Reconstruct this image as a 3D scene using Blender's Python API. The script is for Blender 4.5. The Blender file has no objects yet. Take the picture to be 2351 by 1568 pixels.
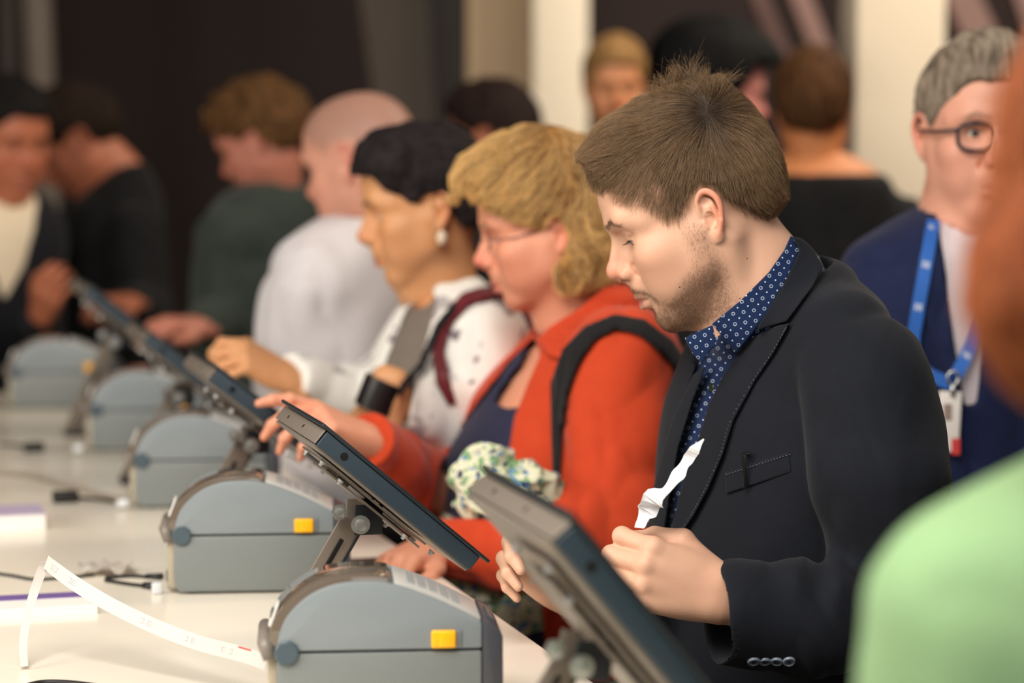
import bpy, math, random, os
import numpy as np
from mathutils import Vector, Matrix
def want(k): return True
scene = bpy.context.scene
COL = scene.collection
rng = np.random.default_rng(7)
f32 = np.float32
# ------------------------------------------------------------------ camera
IMW, IMH = 2351.0, 1568.0
FPX = 5551.0
CAMZ = 1.63
PITCH = math.atan(484.0 / FPX)
TABLE_Z = CAMZ - 0.605
CP, SP = math.cos(PITCH), math.sin(PITCH)
def P(px, py, Y):
    """world point seen at photo pixel (px,py) lying in the vertical plane y=Y"""
    a = (px - IMW / 2) / FPX; b = -(py - IMH / 2) / FPX
    d = np.array([a, CP + b * SP, -SP + b * CP])
    d = d * (Y / d[1])
    return np.array([d[0], Y, CAMZ + d[2]])
def proj(Q):
    x = Q[:, 0]; y = Q[:, 1]; z = Q[:, 2] - CAMZ
    dep = y * CP - z * SP
    up = y * SP + z * CP
    dep = np.maximum(dep, 1e-3)
    return IMW / 2 + x / dep * FPX, IMH / 2 - up / dep * FPX
cam_d = bpy.data.cameras.new('camera'); cam = bpy.data.objects.new('camera', cam_d); COL.objects.link(cam)
cam.location = (0, 0, CAMZ); cam.rotation_euler = (math.pi / 2 - PITCH, 0, 0)
cam_d.sensor_width = 36; cam_d.lens = FPX / IMW * 36
cam_d.dof.use_dof = True; cam_d.dof.focus_distance = 2.76
cam_d.dof.aperture_fstop = cam_d.lens / 1000 / 0.034
cam_d.clip_start = 0.05; cam_d.clip_end = 100
scene.camera = cam
# ------------------------------------------------------------------ numpy noise
def vnoise(Q, s=1.0, seed=0):
    Q = Q * s + seed * 17.31
    i = np.floor(Q).astype(np.int64); f = (Q - i).astype(f32); f = f * f * (3 - 2 * f)
    def h(a, b, c):
        n = (a * 73856093) ^ (b * 19349663) ^ (c * 83492791) ^ (seed * 2654435)
        n = (n ^ (n >> 13)) * 1274126177; n = n ^ (n >> 16)
        return ((n & 0xFFFF) / 32767.5 - 1).astype(f32)
    x, y, z = i[:, 0], i[:, 1], i[:, 2]; u, v, w = f[:, 0], f[:, 1], f[:, 2]
    def L(a, b, t): return a + (b - a) * t
    return L(L(L(h(x, y, z), h(x+1, y, z), u), L(h(x, y+1, z), h(x+1, y+1, z), u), v),
             L(L(h(x, y, z+1), h(x+1, y, z+1), u), L(h(x, y+1, z+1), h(x+1, y+1, z+1), u), v), w)
# ------------------------------------------------------------------ signed distance toolkit
def A(*v): return np.array(v, dtype=np.float64)
def smin(a, b, k):
    if k <= 0: return np.minimum(a, b)
    h = np.maximum(k - np.abs(a - b), 0) / k
    return np.minimum(a, b) - h * h * k * 0.25
def ell(c, r, R=None):
    c = np.asarray(c, float); r = np.asarray(r, float)
    def fn(Q, bc=None, br=None):
        q = Q - c
        if R is not None: q = q @ R
        k0 = np.sqrt(((q / r) ** 2).sum(1)); k1 = np.sqrt(((q / (r * r)) ** 2).sum(1)) + 1e-9
        return k0 * (k0 - 1) / k1
    return fn, c, float(r.max())
def rc(a, b, r1, r2=None):
    a = np.asarray(a, float); b = np.asarray(b, float)
    if r2 is None: r2 = r1
    ba = b - a; L2 = float(ba @ ba) + 1e-12
    def fn(Q, bc=None, br=None):
        q = Q - a
        t = np.clip(q @ ba / L2, 0, 1)
        q = q - t[:, None] * ba
        return np.sqrt((q * q).sum(1)) - (r1 + (r2 - r1) * t)
    return fn, (a + b) / 2, float(math.sqrt(L2) / 2 + max(r1, r2))
def erc(a, b, r1, r2, flat, n):
    """round cone squashed by factor `flat` along unit axis n"""
    a = np.asarray(a, float); b = np.asarray(b, float); n = np.asarray(n, float); n = n / np.linalg.norm(n)
    def sq(v): return v + (v @ n)[..., None] * n * (1 / flat - 1)
    sa, sb = sq(a), sq(b); f, _, _ = rc(sa, sb, r1, r2)
    def fn(Q, bc=None, br=None): return f(sq(Q)) * (flat if flat < 1 else 1)
    return fn, (a + b) / 2, float(np.linalg.norm(b - a) / 2 + max(r1, r2) * max(1, flat))
def rbox(c, r, rad, R=None):
    c = np.asarray(c, float); r = np.asarray(r, float) - rad
    def fn(Q, bc=None, br=None):
        q = Q - c
        if R is not None: q = q @ R
        q = np.abs(q) - r
        return np.sqrt((np.maximum(q, 0) ** 2).sum(1)) + np.minimum(q.max(1), 0) - rad
    return fn, c, float(np.linalg.norm(r) + rad)
def plane(p, n):
    p = np.asarray(p, float); n = np.asarray(n, float); n = n / np.linalg.norm(n)
    return (lambda Q, bc=None, br=None: (Q - p) @ n), None, 0
class S:
    def __init__(s, R=None, t=None, sc=1.0): s.ops = []; s.R = R; s.t = t; s.sc = sc
    def add(s, m, f, k=0.0):
        fn, c, r = f if isinstance(f, tuple) else (f, None, 0)
        s.ops.append((m, fn, k, c, r)); return s
    def u(s, f, k=0.0): return s.add('u', f, k)
    def s_(s, f, k=0.0): return s.add('s', f, k)
    def i(s, f, k=0.0): return s.add('i', f, k)
    def d(s, fn): s.ops.append(('d', fn, 0, None, 0)); return s
    def chain(s, pts, rad, k=0.0, mode='u'):
        for j in range(len(pts) - 1): s.add(mode, rc(pts[j], pts[j+1], rad[j], rad[j+1]), k)
        return s
    def __call__(s, Q, bc=None, br=None):
        if s.t is not None:
            Q = ((Q - s.t) @ s.R) / s.sc
            if bc is not None: bc = ((bc - s.t) @ s.R) / s.sc; br = br / s.sc
        d = np.full(len(Q), 1.0)
        for m, fn, k, c, r in s.ops:
            if bc is not None and c is not None and m != 'i' and math.dist(bc, c) - r > br + 0.012 + k: continue
            if m == 'd': d = d + fn(Q, d); continue
            e = fn(Q, bc, br)
            if m == 'u': d = smin(d, e, k)
            elif m == 's': d = -smin(-d, e, k)
            elif m == 'i': d = -smin(-d, -e, k)
        return d * s.sc
def mesh_sdf(f, lo, hi, h):
    """sparse surface nets -> verts (n,3), quads (m,4)"""
    lo = np.asarray(lo, float); hi = np.asarray(hi, float); B = 8
    nb = np.ceil((hi - lo) / (B * h)).astype(int) + 1
    SB = 4
    off = np.stack(np.meshgrid(*[np.arange(B + 1)] * 3, indexing='ij'), -1).reshape(-1, 3)
    cells = []; pos = []
    ns = np.ceil(nb / SB).astype(int)
    sb = np.stack(np.meshgrid(*[np.arange(n) for n in ns], indexing='ij'), -1).reshape(-1, 3)
    cen = lo + (sb + 0.5) * SB * B * h
    ds = f(cen); sb = sb[np.abs(ds) < SB * B * h * 0.87 * 1.5 + 0.02]
    inner = np.stack(np.meshgrid(*[np.arange(SB)] * 3, indexing='ij'), -1).reshape(-1, 3)
    for q in sb:
        blk = q * SB + inner; bc = lo + (q + 0.5) * SB * B * h; br = SB * B * h * 0.87
        bcen = lo + (blk + 0.5) * B * h
        da = f(bcen, bc, br)
        blk = blk[np.abs(da) < B * h * 0.87 * 1.5 + 0.004]
        if len(blk) == 0: continue
        g = (blk[:, None, :] * B + off[None]).astype(np.int64)
        pts = lo + g.reshape(-1, 3) * h
        v = f(pts, bc, br).reshape(-1, B+1, B+1, B+1)
        c = [v[:, i:B+i, j:B+j, k:B+k] for i in (0, 1) for j in (0, 1) for k in (0, 1)]
        st = np.stack(c, -1); neg = st < 0
        act = neg.any(-1) & ~neg.all(-1)
        b, x, y, z = np.nonzero(act)
        if len(b) == 0: continue
        cv = st[b, x, y, z]
        ijk = blk[b] * B + np.stack([x, y, z], -1)
        cells.append(np.concatenate([ijk, (cv[:, [0, 1]] < 0)[:, :1] * 0], 1)); pos.append(cv)
    if not cells: return np.zeros((0, 3)), np.zeros((0, 4), int)
    C = np.concatenate(cells)[:, :3]; V8 = np.concatenate(pos)
    cor = np.array([[i, j, k] for i in (0, 1) for j in (0, 1) for k in (0, 1)], float)
    edges = [(a, b) for a in range(8) for b in range(a + 1, 8) if abs(cor[a] - cor[b]).sum() == 1]
    acc = np.zeros((len(C), 3)); cnt = np.zeros(len(C))
    for a, b in edges:
        va, vb = V8[:, a], V8[:, b]; m = (va < 0) != (vb < 0)
        t = np.where(m, va / np.where(va == vb, 1, va - vb), 0)
        p = cor[a] + t[:, None] * (cor[b] - cor[a]); acc[m] += p[m]; cnt[m] += 1
    u = acc / cnt[:, None]
    for _ in range(2):
        wx = [1 - u[:, 0], u[:, 0]]; wy = [1 - u[:, 1], u[:, 1]]; wz = [1 - u[:, 2], u[:, 2]]
        val = 0; g = np.zeros_like(u); n = 0
        for i in (0, 1):
            for j in (0, 1):
                for k in (0, 1):
                    w = V8[:, n]; n += 1; val = val + w * wx[i] * wy[j] * wz[k]
                    g[:, 0] += w * (1 if i else -1) * wy[j] * wz[k]
                    g[:, 1] += w * (1 if j else -1) * wx[i] * wz[k]
                    g[:, 2] += w * (1 if k else -1) * wx[i] * wy[j]
        st = -val[:, None] * g / ((g * g).sum(1)[:, None] + 1e-12)
        u = np.clip(u + np.clip(st, -.5, .5), 0.02, .98)
    verts = lo + (C + u) * h
    M = (nb.max() * B + 4)
    key = (C[:, 0] * M + C[:, 1]) * M + C[:, 2]
    o = np.argsort(key); sk = key[o]
    def look(D):
        k = (D[:, 0] * M + D[:, 1]) * M + D[:, 2]
        i = np.searchsorted(sk, k); i = np.clip(i, 0, len(sk) - 1)
        return np.where(sk[i] == k, o[i], -1)
    quads = []
    E = np.eye(3, dtype=int)
    for ax in range(3):
        cb = 4 >> ax
        a0 = V8[:, 0] < 0; a1 = V8[:, cb] < 0; m = a0 != a1
        D = C[m]; s = a0[m]; b1, b2 = E[(ax + 1) % 3], E[(ax + 2) % 3]
        q = np.stack([look(D), look(D - b1), look(D - b1 - b2), look(D - b2)], -1)
        ok = (q >= 0).all(1); q = q[ok]; s = s[ok]
        q[~s] = q[~s][:, ::-1]
        quads.append(q[:, ::-1] if False else q)
    F = np.concatenate(quads)
    return verts, F
# ------------------------------------------------------------------ mesh objects
def mk(name, V, F, mat, parent=None, base=(0, 0, 0), smooth=True, attrs=None, uv=None):
    """verts are in world space; the object's origin sits at `base` (parts share their thing's base)"""
    me = bpy.data.meshes.new(name)
    V = np.asarray(V, dtype=np.float64).reshape(-1, 3) - np.asarray(base, float)
    if isinstance(F, np.ndarray) and F.ndim == 2:
        n, k = F.shape
        me.vertices.add(len(V)); me.vertices.foreach_set('co', V.astype(f32).ravel())
        me.loops.add(n * k); me.loops.foreach_set('vertex_index', F.astype(np.int32).ravel())
        me.polygons.add(n); me.polygons.foreach_set('loop_start', np.arange(0, n * k, k, dtype=np.int32))
        me.update(calc_edges=True); me.validate()
    else:
        me.from_pydata([tuple(v) for v in V], [], [tuple(int(i) for i in f) for f in F]); me.update()
    if smooth: me.polygons.foreach_set('use_smooth', np.ones(len(me.polygons), dtype=bool))
    if attrs:
        for k, a in attrs.items():
            at = me.attributes.new(k, 'FLOAT', 'POINT'); at.data.foreach_set('value', np.asarray(a, f32))
    if uv is not None:
        at = me.attributes.new('cloth', 'FLOAT_VECTOR', 'POINT')
        w = np.zeros((len(V), 3), f32); w[:, :uv.shape[1]] = uv; at.data.foreach_set('vector', w.ravel())
    o = bpy.data.objects.new(name, me); COL.objects.link(o)
    if mat is not None: me.materials.append(mat)
    if parent is not None: o.parent = parent
    else: o.location = tuple(base)
    return o
def tag(o, label=None, cat=None, group=None, kind=None):
    if label: o['label'] = label
    if cat: o['category'] = cat
    if group: o['group'] = group
    if kind: o['kind'] = kind
    return o
def empty(name, loc, rz=0.0):
    o = bpy.data.objects.new(name, None); COL.objects.link(o); o.location = tuple(loc); o.rotation_euler = (0, 0, rz)
    o.empty_display_size = 0.05
    return o
def copy_tree(o, parent=None):
    c = o.copy(); COL.objects.link(c); c.parent = parent
    for ch in list(o.children): copy_tree(ch, c)
    return c
# merged array builder
class MB:
    def __init__(s): s.V = []; s.F = []
    def add(s, V, F):
        n = len(s.V); s.V += [tuple(v) for v in V]; s.F += [tuple(i + n for i in f) for f in F]; return s
    def box(s, c, r, R=None, bev=0.0):
        import bmesh
        bm = bmesh.new(); bmesh.ops.create_cube(bm, size=2)
        for v in bm.verts: v.co = Vector((v.co.x * r[0], v.co.y * r[1], v.co.z * r[2]))
        if bev > 0: bmesh.ops.bevel(bm, geom=bm.edges[:], offset=bev, segments=3, affect='EDGES', profile=.5)
        bm.verts.ensure_lookup_table(); bm.verts.index_update()
        M = np.eye(3) if R is None else np.asarray(R)
        V = [np.asarray(c) + M @ np.asarray(v.co) for v in bm.verts]
        F = [[v.index for v in f.verts] for f in bm.faces]; bm.free()
        return s.add(V, F)
    def tube(s, pts, r, n=12, flat=None, cap=True):
        """tube through points; r scalar or list; flat=(axis, factor) squashes the section"""
        pts = [np.asarray(p, float) for p in pts]; m = len(pts)
        if not hasattr(r, '__len__'): r = [r] * m
        V = []; up = None
        for i, p in enumerate(pts):
            t = pts[min(i+1, m-1)] - pts[max(i-1, 0)]; t = t / (np.linalg.norm(t) + 1e-12)
            if up is None:
                up = np.cross(t, (0, 0, 1.0) if abs(t[2]) < .9 else (1.0, 0, 0))
            up = up - (up @ t) * t; up /= np.linalg.norm(up); w = np.cross(t, up)
            for k in range(n):
                a = 2 * math.pi * k / n
                o = up * math.cos(a) * r[i] + w * math.sin(a) * r[i]
                if flat is not None:
                    ax = np.asarray(flat[0], float); ax /= np.linalg.norm(ax); o = o - ax * (o @ ax) * (1 - flat[1])
                V.append(p + o)
        F = [(i*n+k, i*n+(k+1) % n, (i+1)*n+(k+1) % n, (i+1)*n+k) for i in range(m-1) for k in range(n)]
        if cap: F += [tuple(range(n))[::-1], tuple((m-1)*n+k for k in range(n))]
        return s.add(V, F)
    def lathe(s, prof, c=(0, 0, 0), ax=(0, 0, 1), n=32):
        """profile [(r, h)] about axis ax"""
        ax = np.asarray(ax, float); ax /= np.linalg.norm(ax)
        e1 = np.cross(ax, (0, 0, 1.0) if abs(ax[2]) < .9 else (1.0, 0, 0)); e1 /= np.linalg.norm(e1); e2 = np.cross(ax, e1)
        V = []
        for r, h in prof:
            for k in range(n):
                a = 2 * math.pi * k / n; V.append(np.asarray(c) + ax * h + (e1 * math.cos(a) + e2 * math.sin(a)) * max(r, 1e-5))
        m = len(prof)
        F = [(i*n+k, i*n+(k+1) % n, (i+1)*n+(k+1) % n, (i+1)*n+k) for i in range(m-1) for k in range(n)]
        F += [tuple(range(n))[::-1], tuple((m-1)*n+k for k in range(n))]
        return s.add(V, F)
    def ribbon(s, pts, side, w, t=0.0004):
        """flat strip with thickness through pts; side: vector or list of vectors"""
        pts = [np.asarray(p, float) for p in pts]; m = len(pts); V = []
        for i, p in enumerate(pts):
            tt = pts[min(i+1, m-1)] - pts[max(i-1, 0)]; tt /= np.linalg.norm(tt)
            sd = np.asarray(side[i] if isinstance(side, list) else side, float); sd = sd - (sd @ tt) * tt; sd /= np.linalg.norm(sd)
            nn = np.cross(tt, sd); ww = w[i] if hasattr(w, '__len__') else w
            for a, b in ((-1, -1), (1, -1), (1, 1), (-1, 1)): V.append(p + sd * ww / 2 * a + nn * t / 2 * b)
        F = []
        for i in range(m-1):
            for k in range(4): F.append((i*4+k, i*4+(k+1) % 4, (i+1)*4+(k+1) % 4, (i+1)*4+k))
        F += [(3, 2, 1, 0), ((m-1)*4, (m-1)*4+1, (m-1)*4+2, (m-1)*4+3)]
        return s.add(V, F)
    def prism(s, poly, y0, y1, fr=None):
        """2D outline (x,z) extruded along local y; fr maps local->world"""
        n = len(poly); V = [(x, y0, z) for x, z in poly] + [(x, y1, z) for x, z in poly]
        if fr is not None: V = [fr(v) for v in V]
        F = [tuple(range(n)), tuple(range(2*n-1, n-1, -1))] + [(i, n+i, n+(i+1) % n, (i+1) % n) for i in range(n)]
        return s.add(V, F)
    def build(s, name, mat, parent=None, base=(0, 0, 0), smooth=False, bevel=0, auto=None):
        o = mk(name, np.array(s.V), s.F, mat, parent, base, smooth)
        import bmesh
        bm = bmesh.new(); bm.from_mesh(o.data); bmesh.ops.recalc_face_normals(bm, faces=bm.faces[:])
        if bevel:
            es = [e for e in bm.edges if len(e.link_faces) == 2 and e.calc_face_angle(0) > 0.5]
            bmesh.ops.bevel(bm, geom=es, offset=bevel, segments=2, affect='EDGES', profile=.5, clamp_overlap=True)
        if auto:
            for f in bm.faces: f.smooth = True
            for e in bm.edges:
                if len(e.link_faces) == 2 and e.calc_face_angle(0) > auto: e.smooth = False
        bm.to_mesh(o.data); bm.free()
        return o
def cat_rom(pts, n=8):
    pts = [np.asarray(p, float) for p in pts]; out = []
    for i in range(len(pts) - 1):
        p0 = pts[max(i-1, 0)]; p1 = pts[i]; p2 = pts[i+1]; p3 = pts[min(i+2, len(pts)-1)]
        for k in range(n):
            t = k / n
            out.append(.5 * ((2*p1) + (-p0+p2)*t + (2*p0-5*p1+4*p2-p3)*t*t + (-p0+3*p1-3*p2+p3)*t**3))
    out.append(pts[-1]); return out
def largest(V, F):
    lab = np.arange(len(V))
    while True:
        m = lab[F].min(1); new = lab.copy()
        for k in range(F.shape[1]): np.minimum.at(new, F[:, k], m)
        new = new[new]
        if (new == lab).all(): break
        lab = new
    u, c = np.unique(lab, return_counts=True); u = u[c > .2 * c.max()]; keep = lab == min(u, key=lambda q: V[lab == q][:, 1].mean())
    idx = np.cumsum(keep) - 1; return V[keep], idx[F[keep[F].all(1)]]
def sd_poly(x, y, poly):
    """signed distance to polygon in pixels (negative inside)"""
    d = np.full(len(x), 1e18); s = np.ones(len(x)); n = len(poly)
    for i in range(n):
        ax, ay = poly[i]; bx, by = poly[(i+1) % n]
        ex, ey = bx-ax, by-ay; wx, wy = x-ax, y-ay
        t = np.clip((wx*ex+wy*ey)/(ex*ex+ey*ey+1e-12), 0, 1)
        d = np.minimum(d, (wx-ex*t)**2+(wy-ey*t)**2)
        c1 = y >= ay; c2 = y < by; c3 = ex*wy > ey*wx
        fl = (c1 & c2 & c3) | (~c1 & ~c2 & ~c3); s = np.where(fl, -s, s)
    return s*np.sqrt(d)
def rotm(yaw=0, pitch=0, roll=0):
    """columns: forward, left, up.  yaw about z, pitch>0 looks down, roll about forward"""
    M = Matrix.Rotation(yaw, 3, 'Z') @ Matrix.Rotation(pitch, 3, 'Y') @ Matrix.Rotation(roll, 3, 'X')
    return np.array(M)
D2R = math.pi / 180
# ------------------------------------------------------------------ materials
def srgb(r, g, b):
    def c(v): v /= 255; return v / 12.92 if v <= .04045 else ((v + .055) / 1.055) ** 2.4
    return (c(r), c(g), c(b), 1)
def newmat(name):
    m = bpy.data.materials.new(name); m.use_nodes = True; nt = m.node_tree; b = nt.nodes['Principled BSDF']
    return m, nt, b
def N(nt, t, **k):
    n = nt.nodes.new(t)
    for a, v in k.items():
        if a.startswith('i_'): n.inputs[a[2:].replace('_', ' ')].default_value = v
        else: setattr(n, a, v)
    return n
def mat(name, col, rough=.5, metal=0., bump=0., bscale=200., var=0., vscale=6., sheen=0., spec=.5, coat=0., weave=0., sub=0., trans=0., emit=None):
    m, nt, b = newmat(name)
    c = col if len(col) == 4 else srgb(*col)
    b.inputs['Base Color'].default_value = c; b.inputs['Roughness'].default_value = rough; b.inputs['Metallic'].default_value = metal
    b.inputs['Specular IOR Level'].default_value = spec; b.inputs['Coat Weight'].default_value = coat
    if sheen: b.inputs['Sheen Weight'].default_value = sheen; b.inputs['Sheen Roughness'].default_value = .5
    if trans: b.inputs['Transmission Weight'].default_value = trans
    if sub: b.inputs['Subsurface Weight'].default_value = sub; b.inputs['Subsurface Radius'].default_value = (.01, .004, .002); b.inputs['Subsurface Scale'].default_value = 1
    tc = N(nt, 'ShaderNodeTexCoord')
    if var:
        n = N(nt, 'ShaderNodeTexNoise', i_Scale=vscale, i_Detail=4.); nt.links.new(tc.outputs['Object'], n.inputs['Vector'])
        mx = N(nt, 'ShaderNodeMixRGB'); mx.inputs[1].default_value = tuple(x * (1 - var) for x in c[:3]) + (1,); mx.inputs[2].default_value = tuple(min(1, x * (1 + var)) for x in c[:3]) + (1,)
        nt.links.new(n.outputs['Fac'], mx.inputs[0]); nt.links.new(mx.outputs[0], b.inputs['Base Color'])
    if bump or weave:
        n = N(nt, 'ShaderNodeTexNoise', i_Scale=bscale, i_Detail=3.); nt.links.new(tc.outputs['Object'], n.inputs['Vector'])
        bp = N(nt, 'ShaderNodeBump', i_Strength=max(bump, weave), i_Distance=.001); nt.links.new(n.outputs['Fac'], bp.inputs['Height']); nt.links.new(bp.outputs[0], b.inputs['Normal'])
    return m
# ------------------------------------------------------------------ heads (local frame: x forward, y left, z up, origin midway between the ears)
def head_ops(p):
    g = lambda k, d: p.get(k, d)
    w = g('w', 1.0); jw = g('jaw', 1.0); ns = g('nose', 1.0); ch = g('chin', 0.0); full = g('full', 0.0)
    s = S()
    s.u(ell((-.004, 0, .042), (.103, .075*w, .089)), 0)
    s.u(ell((.036, 0, .062), (.0605, .060*w, .056)), .03)
    s.u(ell((.040, 0, -.012), (.050, .058*w, .072)), .03)
    s.u(ell((.068, 0, -.048), (.030, .032*w, .036)), .025)
    s.u(ell((.040, 0, -.058), (.046, (.043+full)*jw, .040)), .025)
    for y in (-1, 1):
        s.u(rc((.012, y*.047*jw, -.046), (.070, y*.018*jw, -.092-ch), .018+full*.6, .015), .026)
        s.u(ell((.040, y*.042*w, -.030), (.034, .021+full, .034)), .03)
        s.u(rc((.006, y*.056*w, -.010), (.012, y*.047*jw, -.046), .018, .017), .024)
        s.u(ell((.060, y*.046*w, -.014), (.022+full, .018+full, .016+full)), .02)
        s.u(ell((.060, y*.036*w, -.045), (.022, .014+full, .026)), .02)
        s.u(rc((.0945, y*.010, .036), (.084, y*.038, .038), .0085, .0085), .016)
        s.u(rc((.084, y*.038, .038), (.064, y*.052*w, .030), .0085, .009), .016)
    s.u(ell((.0765, 0, -.0945-ch), (.0125, .017*jw, .0155)), .016)
    # sockets
    for y in (-1, 1):
        s.s_(ell((.101, y*.031, .013), (.019, .018, .0125)), .014)
        s.s_(ell((.098, y*.015, .008), (.010, .007, .012)), .010)
    # nose
    s.u(rc((.0935, 0, .024), (.1150*ns+.116*(1-ns), 0, -.012), .0070, .0075), .010)
    s.u(rc((.0830, 0, .010), (.0960, 0, -.024), .013, .0165), .010)
    s.u(ell((.1165, 0, -.0185), (.0105, .0105, .0100)), .008)
    s.u(rc((.1120, 0, -.028), (.0975, 0, -.034), .0058, .0065), .006)
    for y in (-1, 1):
        s.u(ell((.1025, y*.0120, -.0245), (.0115, .0070, .0085), rotm(y*.25, .1)), .005)
        s.s_(ell((.1085, y*.0062, -.0345), (.0062, .0030, .0045)), .003)
        s.s_(rc((.094, y*.0195, -.019), (.090, y*.0195, -.030), .0022, .002), .006)
        s.s_(rc((.089, y*.0225, -.031), (.082, y*.0310, -.052), .0015, .001), .009)
    # mouth area
    s.u(ell((.0895, 0, -.046), (.0155, .023, .012)), .012)
    mo = g('mouth', .0012)
    for y in (-1, 1):
        s.u(rc((.1005, 0, -.0565), (.0975, y*.010, -.0555), .0058, .0054), .004)
        s.u(rc((.0975, y*.010, -.0555), (.0885, y*.023, -.0605), .0054, .0030), .004)
        s.u(rc((.0985, 0, -.0690), (.0955, y*.009, -.0685), .0062, .0058), .005)
        s.u(rc((.0955, y*.009, -.0685), (.0875, y*.021, -.0640), .0058, .0035), .005)
    s.s_(rc((.108, -.001, -.0625), (.100, -.016, -.0625), mo, mo*.6), .003)
    s.s_(rc((.108, .001, -.0625), (.100, .016, -.0625), mo, mo*.6), .003)
    s.s_(rc((.100, .016, -.0625), (.088, .0245, -.0622), mo*.6, .0006), .003)
    s.s_(rc((.100, -.016, -.0625), (.088, -.0245, -.0622), mo*.6, .0006), .003)
    s.s_(rc((.0975, -.009, -.0800), (.0975, .009, -.0800), .004), .009)
    # eyelids over the eyeballs
    op = g('eye', .35)
    for y in (-1, 1):
        c = A(.0755, y*.0310, .0125)
        lid = S().u(ell(c, (.0140, .0142, .0138)))
        R = rotm(0, g('etilt', .38 - .5 * op), 0)
        lid.s_(ell(c + R @ A(.0135, 0, -.0008), (.0080, .0118, .0016 + .0042 * op), R), .0012)
        s.u((lid, c, .016), .0035)
        s.u(rc(c + A(.0105, -y*.0100, .0085), c + A(.0085, y*.0105, .0080), .0026, .0026), .006)
    # ears
    for y in (-1, 1):
        s.u((ear_s(y, g('ear', 1.0)), A(-.012, y*.078, .004), .05), .004)
    return s
def ear_s(y, sc=1.0):
    # ear frame: X = backward/outward in the ear's own plane, Z = up along the ear, N = outward
    a = .30
    F = np.stack([A(-math.cos(a), y*math.sin(a), 0), A(0, 0, 1.0), A(math.sin(a), y*math.cos(a), 0)], 1)
    t = rotm(0, -.13) @ F if False else F
    e = S(t, A(-.001, y*.0715, .004), sc)
    e.u(ell((.010, .001, -.0005), (.0135, .0245, .0042)), 0)
    hel = [(-.001, .004, .001), (.000, .013, .003), (.003, .024, .0045), (.011, .0315, .005), (.020, .0295, .0055), (.0265, .0200, .006), (.0275, .0080, .006), (.0235, -.0060, .005), (.0175, -.0170, .004), (.0110, -.0250, .003)]
    hp = cat_rom([A(*v) for v in hel], 3); n = len(hp)
    e.chain(hp, [.0036 - .0008*abs(i/n-.4) for i in range(n)], .0022)
    e.u(ell((.0065, -.0245, .0018), (.0082, .0090, .0040)), .004)
    ant = cat_rom([A(.009, .021, .0015), A(.0155, .0150, .0025), A(.0185, .0050, .0035), A(.0165, -.006, .0035), A(.0115, -.0135, .0035)], 3)
    e.chain(ant, [.0026]*len(ant), .0028)
    e.u(rc((-.0005, -.006, .0025), (.001, -.011, .003), .0035, .003), .003)
    e.s_(ell((.0092, -.0040, .0045), (.0078, .0100, .0100)), .0015)
    e.u(ell((.006, .0, -.0085), (.0085, .018, .006)), .003)
    e.s_(ell((.0040, -.0050, .000), (.0034, .0046, .0110)), .0012)
    e.s_(ell((.0118, .0185, .0060), (.0086, .0072, .0052)), .0015)
    e.s_(ell((.0222, .006, .0072), (.0018, .0150, .0034)), .0012)
    e.u(rc((.0005, .0045, .0015), (.0095, .0030, -.001), .0021, .0016), .002)
    e.u(rc((-.0010, -.0055, .0030), (.0005, -.0115, .0028), .0030, .0026), .002)
    return e
def gauss(d, s): return np.exp(-(d / s) ** 2)
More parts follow.
